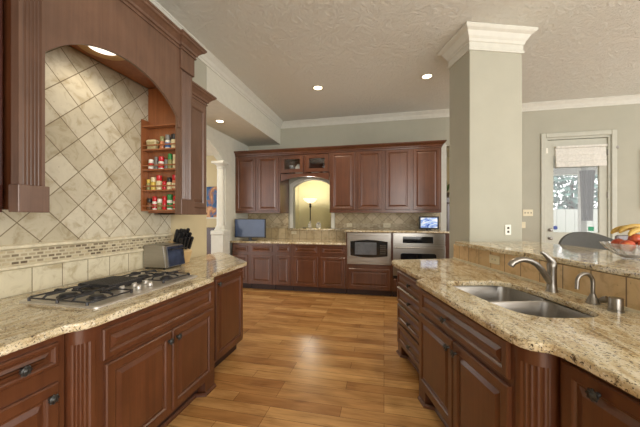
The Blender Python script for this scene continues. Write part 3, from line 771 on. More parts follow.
UY = 5.68; UD = 0.58
GU = 'back wall upper cabinets'
wall_cab('upper_cabinet', 'two-door cherry upper cabinet left of the arched pass-through', (0, UY, 0), 0, -3.13, -2.118, UD, 1.535, 2.738, [(-3.10, -2.662, 1.575, 2.713), (-2.612, -2.15, 1.575, 2.713)], group=GU)
wall_cab('upper_cabinet', 'two-door cherry upper cabinet just right of the arched pass-through', (0, UY, 0), 0, -1.064, -0.021, UD, 1.535, 2.738, [(-1.03, -0.56, 1.597, 2.73), (-0.50, -0.055, 1.597, 2.73)], group=GU)
wall_cab('upper_cabinet', 'two-door cherry upper cabinet at the right end above the photo frame', (0, UY, 0), 0, -0.019, 1.035, UD, 1.535, 2.738, [(0.028, 0.48, 1.592, 2.73), (0.535, 1.005, 1.592, 2.73)], group=GU)
br = thing('bridge_cabinet', 'small cherry bridge cabinet with two glass doors over the arched pass-through', 'cabinet', (0, UY, 0), 0)
m = MB()
m.box(-2.116, -1.066, 0.02, UD, 2.335, 2.35).box(-2.116, -1.066, 0.02, UD, 2.72, 2.74).box(-2.116, -2.095, 0, UD, 2.3505, 2.7195).box(-1.087, -1.066, 0, UD, 2.3505, 2.7195).box(-2.0945, -1.0875, UD - 0.02, UD, 2.3505, 2.7195).box(-1.605, -1.57, 0.0, 0.02, 2.3505, 2.7195)
m.obj('carcass', 'cherry', br)
for x0, x1 in ((-2.09, -1.61), (-1.562, -1.09)):
    fr = 0.075
    m = MB()
    m.cbox(x0, x0 + fr, -0.02, -0.001, 2.362, 2.715, 0.003).cbox(x1 - fr, x1, -0.02, -0.001, 2.362, 2.715, 0.003)
    m.cbox(x0 + fr - 0.001, x1 - fr + 0.001, -0.02, -0.001, 2.362, 2.362 + fr, 0.003).cbox(x0 + fr - 0.001, x1 - fr + 0.001, -0.02, -0.001, 2.715 - fr, 2.715, 0.003)
    d_ = m.obj('glass_door', 'cherry', br)
    MB().box(x0 + fr - 0.008, x1 - fr + 0.008, -0.012, -0.008, 2.362 + fr - 0.008, 2.715 - fr + 0.008).obj('pane', 'glass', d_)
# arched valance of the bridge cabinet
half = 0.51; rise = 0.09; rad = (half ** 2 + rise ** 2) / (2 * rise); th = math.asin(half / rad); cz = 2.19 + rise - rad
va = [(-1.591 + rad * math.sin(-th + 2 * th * i / 20), cz + rad * math.cos(-th + 2 * th * i / 20)) for i in range(21)]
m = MB()
for i in range(20):
    q = [va[i], va[i + 1], (va[i + 1][0], 2.334), (va[i][0], 2.334)]
    m.loft([[(a, 0.0, b) for a, b in q], [(a, 0.022, b) for a, b in q]])
m.obj('valance', 'cherry', br)
# dishes behind the glass
tag(MB().lathe([(0.03, 0), (0.035, 0.004), (0.012, 0.02), (0.012, 0.08), (0.05, 0.12), (0.06, 0.2), (0.055, 0.2), (0.0, 0.13)], 18).obj('goblet', 'clear', smooth=40, loc=(-1.92, UY + 0.2, 2.3505)), 'clear goblet behind the left glass door of the bridge cabinet', 'glass')
tag(MB().lathe([(0.07, 0), (0.08, 0.02), (0.085, 0.16), (0.05, 0.2), (0.05, 0.21), (0.0, 0.21)], 18).obj('ceramic_canister', 'plate_white', smooth=40, loc=(-1.76, UY + 0.2, 2.3505)), 'white canister behind the left glass door of the bridge cabinet', 'canister')
tag(MB().lathe([(0.05, 0), (0.06, 0.01), (0.12, 0.06), (0.14, 0.1), (0.13, 0.1), (0.0, 0.03)], 20).obj('serving_bowl', 'plate_white', smooth=40, loc=(-1.40, UY + 0.2, 2.3505)), 'white bowl behind the right glass door of the bridge cabinet', 'bowl')
tag(MB().lathe([(0.04, 0), (0.05, 0.01), (0.05, 0.18), (0.03, 0.22), (0.0, 0.22)], 16).obj('glass_jug', 'clear', smooth=40, loc=(-1.2, UY + 0.2, 2.3505)), 'clear jug behind the right glass door of the bridge cabinet', 'jug')
# crown over the upper cabinets
tag(MB().sweep([(o * 0.8, 2.7405 + h * 0.95) for o, h in HC], [(-3.132, UY - 0.001), (1.037, UY - 0.001), (1.037, UY + UD)]).obj('cabinet_crown_moulding', 'cherry'), 'long cherry crown moulding along the top of the back upper cabinets', 'moulding')
MB_top = MB().box(-3.13, 1.036, UY + 0.002, UY + UD, 2.762, 2.80)
struct(MB_top.obj('trim_6', 'cherry'))

# ------------------------------------------------------------------ things on the back counter
tv = thing('flat_television', 'small black flat television switched off on the back counter', 'television', (-2.71, 5.52, 0.9665), R(4))
MB().cbox(-0.335, 0.335, -0.02, 0.02, 0.055, 0.445, 0.006).obj('case', 'black', tv)
MB().box(-0.315, 0.315, -0.0225, -0.0205, 0.08, 0.43).obj('screen', 'screen', tv)
MB().box(-0.03, 0.03, -0.005, 0.015, 0.012, 0.06).obj('neck', 'black', tv)
MB().lathe([(0.16, 0), (0.16, 0.006), (0.1, 0.012), (0, 0.012)], 28).obj('base', 'black', tv, smooth=40)
pf = thing('digital_photo_frame', 'black tablet photo frame with a bright blue screen on the granite ledge', 'photo frame', (0.86, 5.98, 1.2005), R(2))
MB().cbox(-0.19, 0.19, -0.012, 0.012, 0.012, 0.262, 0.004).obj('case', 'black', pf)
def screen_mat():
    k = NT('photo_screen', 0.2)
    f = k.noise(k.co((9, 9, 14)), 1.0, 3, 0.6, 1.0)
    c = k.ramp(f, [(0.35, srgb(52, 84, 160)), (0.5, srgb(150, 176, 220)), (0.62, srgb(235, 238, 244))])
    k.col(c); k.l(c, k.b.inputs['Emission Color']); k.b.inputs['Emission Strength'].default_value = 0.7
    return k.m
MB().box(-0.155, 0.155, -0.0145, -0.0125, 0.04, 0.235).obj('screen', screen_mat(), pf)
MB().prism([(-0.05, 0.0125), (0.05, 0.0125), (0.05, 0.09), (-0.05, 0.09)], 0.0, 0.012).obj('stand', 'black', pf)

def outlet(label, loc, rz, w_=0.075, h_=0.118, kind='outlet', horiz=False, mat='plate'):
    t = thing('wall_outlet' if kind == 'outlet' else 'light_switch', label, 'outlet' if kind == 'outlet' else 'switch', loc, rz)
    if horiz: w_, h_ = h_, w_
    MB().cbox(-w_ / 2, w_ / 2, -0.007, 0, -h_ / 2, h_ / 2, 0.0025).obj('cover_plate', mat, t)
    if kind == 'outlet':
        for s_ in (-1, 1):
            x, z = (s_ * 0.022, 0) if horiz else (0, s_ * 0.022)
            m = MB(); m.box(x - 0.013, x + 0.013, -0.009, -0.0072, z - 0.013, z + 0.013)
            so = m.obj('socket', mat, t)
            MB().box(x - 0.007, x - 0.004, -0.0098, -0.0091, z - 0.005, z + 0.007).box(x + 0.004, x + 0.007, -0.0098, -0.0091, z - 0.005, z + 0.007).obj('slots', 'slot', so)
    else:
        n = 3
        for i in range(n):
            x = (i - 1) * w_ / 3.3
            MB().box(x - 0.006, x + 0.006, -0.016, -0.0072, -0.012, 0.012).obj('toggle', 'slot', t)
    return t
outlet('almond outlet under the uppers left of the microwave ledge', (-0.737, YB - 0.0305, 1.275), 0, horiz=True)
outlet('almond outlet on the mosaic above the microwave', (0.06, YB - 0.0305, 1.272), 0, 0.09, 0.15, horiz=True)
outlet('almond outlet low on the backsplash under the pass-through sill', (-2.0, YB - 0.0305, 1.10), 0, horiz=True)

# bottles and glass on the pass-through sill
tag(MB().lathe([(0.035, 0), (0.038, 0.004), (0.038, 0.10), (0.012, 0.13), (0.012, 0.17), (0, 0.17)], 16).obj('glass_bottle', 'clear', smooth=40, loc=(-1.66, YB + 0.1, 1.1925)), 'clear glass bottle left on the pass-through sill', 'bottle')
tag(MB().lathe([(0.045, 0), (0.05, 0.004), (0.06, 0.09), (0.03, 0.13), (0.035, 0.15), (0, 0.15)], 16).obj('glass_vase', 'clear', smooth=40, loc=(-1.46, YB + 0.1, 1.1925)), 'round clear vase right of the bottle on the pass-through sill', 'vase')
cp = thing('black_dish', 'small black dish at the left of the pass-through sill', 'dish', (-1.78, YB + 0.09, 1.1925))
MB().lathe([(0.03, 0), (0.06, 0.012), (0.07, 0.02), (0.06, 0.02), (0, 0.008)], 18).obj('bowl', 'black', cp, smooth=40)
fl = thing('floor_lamp', 'lit torchiere floor lamp in the study seen through the arched pass-through', 'lamp', (-1.96, 7.6, 0.001))
MB().lathe([(0.15, 0), (0.15, 0.015), (0.03, 0.04), (0.015, 0.05)], 24).obj('base', 'black_metal', fl, smooth=40)
MB().lathe([(0.014, 0.05), (0.014, 1.70), (0.03, 1.72), (0.03, 1.76), (0.018, 1.78), (0.03, 1.82)], 14).obj('pole', 'black_metal', fl, smooth=40)
kk = NT('lamp_glass', 0.4); kk.col((1, 0.9, 0.7, 1)); kk.b.inputs['Emission Color'].default_value = (1, 0.86, 0.6, 1); kk.b.inputs['Emission Strength'].default_value = 1.3
MB().lathe([(0.03, 1.825), (0.08, 1.84), (0.15, 1.89), (0.20, 1.95), (0.195, 1.95), (0.14, 1.895), (0.07, 1.85), (0.0, 1.84)], 28).obj('lamp_shade', kk.m, fl, smooth=40)
lamp('torchiere_bulb', (-1.96, 7.5, 2.03), 30, (1, 0.92, 0.76), 0.08)

# ------------------------------------------------------------------ hall: round column, painting
hc = thing('round_column', 'white round column on a square pedestal left of the back cabinets', 'column', (-3.17, 5.16, 0.001))
MB().box(-0.13, 0.13, -0.13, 0.13, 0, 1.10).obj('pedestal', 'trim', hc, bevel=0.006)
MB().sweep([(0, 0), (0.03, 0), (0.03, 0.03), (0.012, 0.05), (0, 0.05)], [(-0.13, -0.13), (0.13, -0.13), (0.13, 0.13), (-0.13, 0.13)], True).obj('pedestal_foot', 'trim', hc)
MB().box(-0.143, 0.143, -0.137, 0.137, 1.1005, 1.185).obj('pedestal_cap', 'trim', hc, bevel=0.015)
MB().lathe([(0.12, 1.1855), (0.12, 1.21), (0.10, 1.22), (0.105, 1.24), (0.09, 1.26), (0.076, 1.29), (0.066, 2.40), (0.078, 2.41), (0.078, 2.43), (0.068, 2.44), (0.09, 2.48), (0.115, 2.49), (0.115, 2.50)], 28).obj('shaft', 'trim', hc, smooth=40)
MB().box(-0.13, 0.13, -0.13, 0.13, 2.5005, 2.545).obj('abacus', 'trim', hc, bevel=0.005)
pt = thing('framed_painting', 'colourful blue and brown painting on the hall wall left of the round column', 'painting', (-4.96, 7.745, 1.90))
def paint_mat():
    k = NT('painted_canvas', 0.6)
    tc = k.n('ShaderNodeTexCoord'); k.tc = tc
    f = k.noise(k.co((2.6, 2.6, 2.6), (0, 0, 0), (0.4, 0, 0.3)), 1.0, 4, 0.6, 0.6)
    a = k.ramp(f, [(0.30, srgb(24, 46, 92)), (0.45, srgb(40, 92, 140)), (0.52, srgb(150, 96, 62)), (0.62, srgb(206, 158, 110)), (0.75, srgb(60, 40, 34))])
    k.col(a); return k.m
MB().box(-0.26, 0.26, -0.02, 0, -0.46, 0.46).obj('canvas', paint_mat(), pt)
MB().sweep([(0, -0.5), (0.001, -0.5), (0.001, -0.46), (0, -0.46)], [(-0.3, -0.02), (0.3, -0.02)]).obj('lower_edge', 'trim', pt)
hcab = thing('hall_console', 'dark wooden console standing in the hall behind the round column', 'console', (-4.62, 7.35, 0.001))
MB().cbox(-0.35, 0.35, -0.2, 0.2, 0.12, 1.15, 0.01).obj('body', 'cherry_dark', hcab)
for sx in (-1, 1):
    for sy in (-1, 1): MB().box(sx * 0.3 - 0.025, sx * 0.3 + 0.025, sy * 0.15 - 0.025, sy * 0.15 + 0.025, 0, 0.119).obj('leg', 'cherry_dark', hcab)
cc = thing('china_cabinet', 'dark cherry cabinet glimpsed through the doorway beside the wall oven', 'cabinet', (1.75, 7.6, 0.001))
MB().cbox(-0.38, 0.38, -0.2, 0.2, 0.0, 1.92, 0.008).obj('body', 'cherry_dark', cc)
front(cc, 'door', -0.36, -0.01, 0.1, 1.85, 'cherry_dark').location = (0, -0.2, 0)
front(cc, 'door', 0.01, 0.36, 0.1, 1.85, 'cherry_dark').location = (0, -0.2, 0)
pn = thing('potted_plant', 'small green plant on top of the dark cabinet in the doorway', 'plant', (1.50, 7.6, 1.922))
MB().lathe([(0.05, 0), (0.08, 0.12), (0.085, 0.13), (0.0, 0.13)], 16).obj('pot', 'bark', pn, smooth=40)
m = MB()
for i in range(26):
    a = random.uniform(0, 2 * PI); l_ = random.uniform(0.12, 0.22); up = random.uniform(0.1, 0.3)
    b0 = Vector((0, 0, 0.13)); e0 = Vector((l_ * math.cos(a), l_ * math.sin(a) * 0.8, 0.13 + up))
    sd = Vector((-math.sin(a), math.cos(a), 0)) * 0.022; md = b0.lerp(e0, 0.55) + Vector((0, 0, 0.05))
    m.add([b0, md + sd, e0, md - sd, md + Vector((0, 0, -0.004))], [(0, 1, 4), (1, 2, 4), (2, 3, 4), (3, 0, 4)])
m.obj('leaves', mat_plain('plant_leaf', srgb(96, 112, 62), 0.6, vary=0.2), pn)

# ------------------------------------------------------------------ island (local x runs toward the camera, local y into the island)
IC = (0.274, 2.437); IR = R(-74.1)
IM = Matrix.Translation((IC[0], IC[1], 0)) @ Matrix.Rotation(IR, 4, 'Z')
Iw = lambda x, y: tuple((IM @ Vector((x, y, 0)))[:2])
t = base_cab('cherry sink base cabinet with a wide drawer front over two doors on the island', (IC[0], IC[1], 0), IR, 0.0, 1.052, 0.118,
             [('drawer', 0.075, 1.03, 0.722, 0.892, [(0.47, 0.79)]),
              ('door', 0.045, 0.553, 0.15, 0.692, [(0.515, 0.635)]), ('door', 0.562, 1.035, 0.15, 0.692, [(0.60, 0.635)])], top=0.905, feet=[(0.0, 0.12), (0.93, 1.05)])
MB().box(0.004, 1.048, 0.12, 0.80, 0.11, 0.66).obj('sink_bay', 'cherry_dark', t)
MB().sweep([(0, 0.001), (0.018, 0.001), (0.016, 0.016), (0.006, 0.026), (0, 0.026)], [(0.02, 0.0), (0.12, 0.0), (0.16, 0.068), (0.90, 0.068), (0.93, 0.0), (1.05, 0.0)]).obj('shoe_moulding', 'cherry', t)
m = MB()
pin = [(1.158, 0.3), (1.055, 0.3)]
m.prism(fluted((1.055, 0.0), (1.158, 0.10), (1.15, -0.002), 5, 0.005, pin), 0.10, 0.835)
m.prism(fluted((1.055, -0.003), (1.162, 0.10), (1.153, -0.006), 0, 0, pin), 0.8355, 0.905)
m.prism(fluted((1.055, -0.003), (1.162, 0.10), (1.153, -0.006), 0, 0, pin), 0.001, 0.0995)
m.obj('fluted_pilaster', 'cherry', t, smooth=30)
o85 = tuple((IM @ Vector((0, 0.085, 0))))[:3]
fr4 = []
for i, (z0, z1) in enumerate(((0.735, 0.88), (0.555, 0.715), (0.36, 0.535), (0.13, 0.34))):
    fr4.append(('drawer', -0.735, -0.02, z0, z1, [(-0.37, (z0 + z1) / 2)]))
t = base_cab('cherry four-drawer base cabinet at the far end of the island', o85, IR, -0.76, -0.003, 0.68, fr4, top=0.905, feet=[(-0.76, -0.66)])
MB().sweep([(0, 0.001), (0.016, 0.001), (0.014, 0.016), (0.006, 0.024), (0, 0.024)], [(-0.761, 0.3), (-0.761, 0.0), (-0.66, 0.0), (-0.62, 0.068), (-0.10, 0.068)]).obj('shoe_moulding', 'cherry', t)
o10 = tuple((IM @ Vector((0, 0.105, 0))))[:3]
base_cab('cherry island base cabinet nearest the camera with one round knob', o10, IR, 1.165, 2.3, 0.66,
         [('door', 1.188, 1.72, 0.14, 0.885, [(1.335, 0.838)]), ('door', 1.73, 2.25, 0.14, 0.885)], top=0.905)
# pony wall that carries the bar
PW = [(0.843, 3.777), (1.617, 0.6), (1.757, 0.6), (1.06, 3.632), (0.955, 3.596), (0.893, 3.777)]
struct(MB().prism(PW, 0, 1.124).obj('wall_island', 'wall'))
dv = Vector((1.617 - 0.843, 0.6 - 3.777)); L_ = dv.length; ang = math.atan2(dv.x, -dv.y)
ts = MB().box(-0.018, -0.0005, -L_, 0, 0.946, 1.123).obj('wall_island_tile', 'square_bar')
ts.location = (0.843, 3.777, 0); ts.rotation_euler = (0, 0, ang); struct(ts)
qm = MB().box(-0.03, -0.0185, -L_, 0, 0.9455, 0.962).obj('trim_7', 'rail')
qm.location = (0.843, 3.777, 0); qm.rotation_euler = (0, 0, ang); struct(qm)
# island counter with the sink cut-out
nx, ny = -dv.y / L_, dv.x / L_      # to the right of travel -> sign fixed below
off = Vector((-0.97, -0.236)) * 0.019
bk0 = Vector((0.843, 3.777)) + off; bk1 = Vector((1.617, 0.6)) + off
loc_pts = [(-1.07, 0.13), (-1.0, 0.085), (-0.86, 0.058), (-0.10, 0.052), (-0.05, 0.04), (-0.02, 0.01), (0.0, -0.018), (0.03, -0.032), (0.3, -0.036), (1.03, -0.045), (1.08, -0.043), (1.125, -0.033), (1.155, -0.012), (1.172, 0.018), (1.186, 0.045), (1.215, 0.060), (1.3, 0.066), (2.35, 0.066)]
ip = [Iw(*p) for p in loc_pts]
lastp = Vector(ip[-1])
poly = ip + [tuple(bk1), tuple(bk0), (0.60, 3.70)]
SH = [(0.07, 0.24), (0.10, 0.185), (0.16, 0.165), (0.45, 0.172), (0.72, 0.185), (0.83, 0.215), (0.885, 0.28), (0.90, 0.36), (0.90, 0.52), (0.88, 0.58), (0.83, 0.625), (0.74, 0.655), (0.45, 0.672), (0.20, 0.655), (0.11, 0.62), (0.07, 0.55)]
def smooth_loop(pts, it=2):
    for _ in range(it):
        q = []
        for i in range(len(pts)):
            a, b = Vector(pts[i]), Vector(pts[(i + 1) % len(pts)])
            q += [tuple(a * 0.75 + b * 0.25), tuple(a * 0.25 + b * 0.75)]
        pts = q
    return pts
hole = [Iw(*p) for p in smooth_loop(SH, 2)]
tag(slab('granite_countertop', 'granite_island', poly, 0.906, 0.946, [hole]), 'gold granite island countertop around the double sink', 'countertop')
sk = thing('kitchen_sink', 'double bowl stainless undermount sink in the island countertop', 'sink', (IC[0], IC[1], 0), IR)
def bowl(x0, x1, y0, y1, depth):
    m = MB(); rings = []
    for i, z, r in ((-0.02, 0.9045, 0.075), (-0.001, 0.9045, 0.07), (0.0, 0.898, 0.07), (0.006, 0.90 - depth * 0.5, 0.07), (0.012, 0.90 - depth * 0.9, 0.07), (0.03, 0.90 - depth, 0.06), (0.08, 0.90 - depth - 0.004, 0.04)):
        i2 = i if i >= 0 else 0.0
        rings.append([(x, y, z) for x, y in rrect(x0 + i2 + (0 if i >= 0 else -0.006), x1 - i2 + (0 if i >= 0 else 0.006), y0 + i2 + (0 if i >= 0 else -0.03), y1 - i2 + (0 if i >= 0 else 0.03), r, 6)])
    m.loft(rings, False, True)
    o = m.obj('basin', 'steel_sink', sk, smooth=50)
    m = MB(); m.T = Matrix.Translation(((x0 + x1) / 2, (y0 + y1) / 2, 0.90 - depth - 0.0035))
    m.lathe([(0.045, 0), (0.042, 0.003), (0.03, 0.001), (0, 0.001)], 20).obj('drain', 'nickel', o, smooth=40)
bowl(0.055, 0.47, 0.155, 0.685, 0.20)
bowl(0.485, 0.92, 0.16, 0.67, 0.20)
MB().box(0.472, 0.483, 0.17, 0.66, 0.72, 0.897).obj('divider', 'steel_sink', sk, bevel=0.004)

# taps on the island, each turned toward the sink
FX, FY = Iw(0.413, 0.752)
fc = thing('kitchen_faucet', 'brushed nickel single lever faucet with long spout behind the sink', 'faucet', (FX, FY, 0.9462), IR)
MB().lathe([(0.036, 0), (0.036, 0.006), (0.031, 0.012), (0.028, 0.06), (0.027, 0.15), (0.029, 0.165), (0.029, 0.185), (0.02, 0.20), (0.0, 0.204)], 24).obj('body', 'nickel', fc, smooth=40)
sp = [(0, -0.005, 0.055), (0, -0.03, 0.085), (0, -0.075, 0.15), (0, -0.11, 0.185), (0, -0.15, 0.207), (0, -0.20, 0.218), (0, -0.24, 0.213), (0, -0.275, 0.197), (0, -0.292, 0.178)]
MB().tube(sp, [0.022, 0.021, 0.019, 0.018, 0.018, 0.0185, 0.019, 0.021, 0.021], 16).obj('spout', 'nickel', fc, smooth=50)
m = MB()
m.tube([(0, 0.005, 0.19), (0, -0.01, 0.212), (0, -0.03, 0.232), (0, -0.06, 0.258), (0, -0.078, 0.268)], [0.024, 0.021, 0.016, 0.0115, 0.009], 14).obj('lever', 'nickel', fc, smooth=50)
GX, GY = Iw(0.684, 0.757)
ft = thing('filtered_water_tap', 'small brushed nickel gooseneck tap between the faucet and the air gap', 'faucet', (GX, GY, 0.9462), IR)
MB().lathe([(0.034, 0), (0.034, 0.006), (0.028, 0.012), (0.024, 0.03), (0.016, 0.045), (0.013, 0.055)], 22).obj('body', 'nickel', ft, smooth=40)
g_ = [(0, 0, 0.05), (0, 0, 0.12)] + [(0, -0.048 + 0.048 * math.cos(R(a)), 0.125 + 0.048 * math.sin(R(a))) for a in range(15, 181, 15)] + [(0, -0.097, 0.095), (0, -0.098, 0.085)]
MB().tube(g_, 0.0105, 12).obj('spout', 'nickel', ft, smooth=50)
m = MB(); m.T = Matrix.Translation((0.022, 0.02, 0.022)) @ Matrix.Rotation(R(60), 4, 'Y') @ Matrix.Rotation(R(-20), 4, 'X')
m.lathe([(0.013, 0), (0.018, 0.02), (0.018, 0.038), (0.012, 0.042), (0, 0.042)], 16).obj('lever', 'nickel', ft, smooth=40)
AX, AY = Iw(0.826, 0.737)
ag = thing('sink_air_gap', 'short brushed nickel cylinder air gap beside the gooseneck tap', 'air gap', (AX, AY, 0.9462), IR)
MB().lathe([(0.034, 0), (0.034, 0.01), (0.030, 0.012)], 24).obj('collar', 'nickel', ag, smooth=40)
MB().lathe([(0.0305, 0.0125), (0.0305, 0.068), (0.028, 0.073), (0, 0.073)], 24).obj('cap', 'nickel', ag, smooth=40)
# outlet on the bar tile
q = Vector((0.843, 3.777)).lerp(Vector((1.617, 0.6)), 0.245) + off * 1.0
outlet('almond outlet on the island backsplash tile left of the faucet', (q.x, q.y, 1.05), R(-90) + ang, 0.08, 0.15, horiz=True)

# raised bar top
bar = [(0.806, 3.62), (0.80, 3.57), (1.005, 2.86), (1.165, 2.40), (1.245, 2.03), (1.30, 1.80), (1.58, 0.6), (2.30, 0.6), (2.03, 2.0), (1.925, 2.7), (1.88, 2.92), (1.787, 3.466), (1.69, 3.82), (1.588, 3.813)]
bar += [tuple(A + ce * 0.62 - cs * 0.006), tuple(A - cs * 0.006 - ce * 0.006), (0.95, 3.62), (0.86, 3.65)]
tag(slab('granite_bar_top', 'granite_island', bar, 1.126, 1.166), 'raised granite bar top in front of the square column', 'countertop')
oc_ = outlet('white outlet on the front of the square column', (*(A + ce * 0.475 - cs * 0.0015), 1.30), a2, 0.075, 0.12, mat='plate_white')
for so_ in oc_.children:
    if so_.name.startswith('socket'): so_.data.materials[0] = M['slot']

# ------------------------------------------------------------------ dining corner: fruit bowl, stool, chair, door, outside
FB = (1.66, 2.37, 1.1665)
fb = thing('fruit_bowl', 'cut crystal bowl of fruit on the bar top at the right frame edge', 'bowl', FB)
m = MB(); seg = 32; rings = []
for r, z in ((0.06, 0), (0.065, 0.008), (0.10, 0.03), (0.14, 0.07), (0.165, 0.105), (0.158, 0.105), (0.133, 0.072), (0.095, 0.035), (0.05, 0.014)):
    rings.append([((r * (1 + (0.05 if j % 2 else -0.03) * (z > 0.02))) * math.cos(2 * PI * j / seg), (r * (1 + (0.05 if j % 2 else -0.03) * (z > 0.02))) * math.sin(2 * PI * j / seg), z) for j in range(seg)])
m.loft(rings).obj('dish', 'clear', fb, smooth=20)
def apple(loc, lab, r):
    k = NT('apple_skin', 0.3)
    f = k.noise(k.co((9, 9, 3)), 1.0, 3, 0.6, 0.6)
    k.col(k.ramp(f, [(0.35, srgb(160, 50, 40)), (0.5, srgb(190, 90, 58)), (0.65, srgb(204, 156, 90))]))
    t = thing('apple', lab, 'apple', loc, random.uniform(0, 6), 'apples in the fruit bowl')
    prof = [(0.001, 0.12 * r)] + [(r * math.sin(R(a)) ** 0.9, r - r * 0.92 * math.cos(R(a))) for a in range(12, 170, 12)] + [(0.001, r * 1.72)]
    MB().lathe(prof, 18).obj('flesh', k.m, t, smooth=60)
    MB().tube([(0, 0, r * 1.7), (0.004, 0, r * 2.05)], 0.0022, 6).obj('stem', 'bark', t)
RND = [(-0.075, -0.05, 0.040, 'red apple at the left front of the fruit bowl'), (0.0, -0.085, 0.040, 'red apple at the front middle of the fruit bowl'), (0.08, -0.03, 0.042, 'red apple at the right of the fruit bowl'),
       (-0.06, 0.045, 0.044, 'red apple at the left back of the fruit bowl'), (0.03, 0.06, 0.044, 'red apple at the back of the fruit bowl')]
for x, y, z, lab in RND: apple((FB[0] + x, FB[1] + y, FB[2] + z + 0.012), lab, 0.04)
apple((FB[0] - 0.005, FB[1] - 0.015, FB[2] + 0.098), 'red apple on top in the middle of the fruit bowl', 0.038)
bm_ = mat_plain('banana_skin', srgb(192, 158, 78), 0.5, vary=0.12, scale=22)
for i, (lab, dy, dz, rz) in enumerate((('banana lying across the front of the fruit bowl', -0.055, 0.195, 8), ('banana lying across the middle of the fruit bowl', 0.0, 0.21, 0), ('banana lying across the back of the fruit bowl', 0.055, 0.20, -8))):
    t = thing('banana', lab, 'banana', (FB[0] + 0.01, FB[1] + dy, FB[2] + dz), R(rz + 12), 'bananas in the fruit bowl')
    pts = [(0.115 * math.sin(R(a)) , 0.0, 0.055 * math.cos(R(a)) - 0.045) for a in range(-78, 79, 12)]
    rs = [0.006, 0.011, 0.015, 0.017, 0.018, 0.018, 0.018, 0.018, 0.018, 0.017, 0.015, 0.011, 0.007, 0.005][:len(pts)]
    MB().tube(pts, rs, 10).obj('peel', bm_, t, smooth=50)
    MB().tube([pts[-1], (pts[-1][0] + 0.012, 0, pts[-1][2] - 0.012)], 0.004, 6).obj('stem', 'bark', t)

# stool with a curved grey back, pulled up behind the bar
st = thing('bar_stool', 'grey upholstered stool with a curved back behind the raised bar', 'stool', (2.19, 3.50, 0.001), R(8))
MB().loft([[(x, y, z) for x, y in rrect(-0.25 + i, 0.25 - i, -0.24 + i, 0.22 - i, 0.07)] for i, z in ((0.02, 0.66), (0, 0.68), (0, 0.74), (0.03, 0.765))]).obj('seat', 'grey_fabric', st, smooth=40)
m = MB(); n = 28; rows = 8; outer_, inner_ = [], []
for j in range(rows + 1):
    ro, ri = [], []
    for i in range(n + 1):
        t = i / n; ph = R(180 * t)
        tx = math.cos(ph)
        ztop = 1.10 + 0.185 * (1 - abs(tx) ** 2.2)
        z = 0.76 + (ztop - 0.76) * j / rows
        th_ = 0.035 if j < rows else 0.02
        ro.append((0.40 * tx, -0.02 + 0.30 * math.sin(ph), z)); ri.append(((0.40 - th_) * tx, -0.02 + (0.30 - th_) * math.sin(ph), z))
    outer_.append(ro); inner_.append(ri[::-1])
m.loft([outer_[j] + inner_[j] for j in range(rows + 1)])
m.obj('backrest', 'grey_fabric', st, smooth=50)
for sx in (-1, 1):
    for sy in (-1, 1):
        MB().tube([(sx * 0.18, sy * 0.16, 0.66), (sx * 0.23, sy * 0.21, 0)], [0.018, 0.013], 10).obj('leg', 'black_metal', st, smooth=40)
m = MB()
r_ = rrect(-0.21, 0.21, -0.19, 0.19, 0.02)
for i in range(len(r_)): m.tube([(*r_[i], 0.28), (*r_[(i + 1) % len(r_)], 0.28)], 0.009, 6)
m.obj('footrest', 'black_metal', st)
dc = thing('dining_chair', 'dark wooden dining chair behind the fruit bowl near the patio door', 'chair', (3.25, 4.35, 0.001), R(30))
MB().cbox(-0.24, 0.24, -0.24, 0.24, 0.45, 0.50, 0.01).obj('seat', 'grey_fabric', dc)
MB().cbox(-0.26, 0.26, 0.22, 0.26, 1.02, 1.215, 0.012).obj('top_rail', 'cherry_dark', dc)
m = MB()
for i in range(5): m.box(-0.16 + i * 0.08 - 0.012, -0.16 + i * 0.08 + 0.012, 0.23, 0.25, 0.501, 1.019)
m.obj('back_slats', 'cherry_dark', dc)
for sx in (-1, 1):
    MB().cbox(sx * 0.22 - 0.022, sx * 0.22 + 0.022, 0.2605 - 0.04, 0.2605, 0, 0.449, 0.004).obj('leg', 'cherry_dark', dc)
    MB().cbox(sx * 0.22 - 0.022, sx * 0.22 + 0.022, -0.235, -0.195, 0, 0.449, 0.004).obj('leg', 'cherry_dark', dc)
    MB().box(sx * 0.24 - 0.018, sx * 0.24 + 0.018, 0.225, 0.255, 0.501, 1.019).obj('back_post', 'cherry_dark', dc)

# patio door
dr = struct(MB().box(DX0 + 0.035, DX0 + 0.145, YB + 0.03, YB + 0.075, 0.01, DZ - 0.045).box(DX1 - 0.155, DX1 - 0.035, YB + 0.03, YB + 0.075, 0.01, DZ - 0.045)
            .box(DX0 + 0.1455, DX1 - 0.1555, YB + 0.03, YB + 0.075, 2.62, DZ - 0.045).box(DX0 + 0.1455, DX1 - 0.1555, YB + 0.03, YB + 0.075, 0.01, 1.16).obj('door_1', 'door_paint'))
MB().box(DX0 + 0.14, DX1 - 0.15, YB + 0.05, YB + 0.056, 1.155, 2.625).obj('pane', 'glass', dr)
m = MB(); m.box(DX0, DX0 + 0.034, YB + 0.001, YB + 0.149, 0, DZ).box(DX1 - 0.034, DX1, YB + 0.001, YB + 0.149, 0, DZ).box(DX0 + 0.0345, DX1 - 0.0345, YB + 0.001, YB + 0.149, DZ - 0.034, DZ)
m.obj('jamb', 'door_paint', dr)
CP = [(0, 0.0), (0.0, 0.028), (0.02, 0.03), (0.06, 0.022), (0.08, 0.012), (0.09, 0.0)]
m = MB()
pth = [(DX0 - 0.09, 0), (DX0 - 0.09, DZ + 0.09), (DX1 + 0.09, DZ + 0.09), (DX1 + 0.09, 0)]
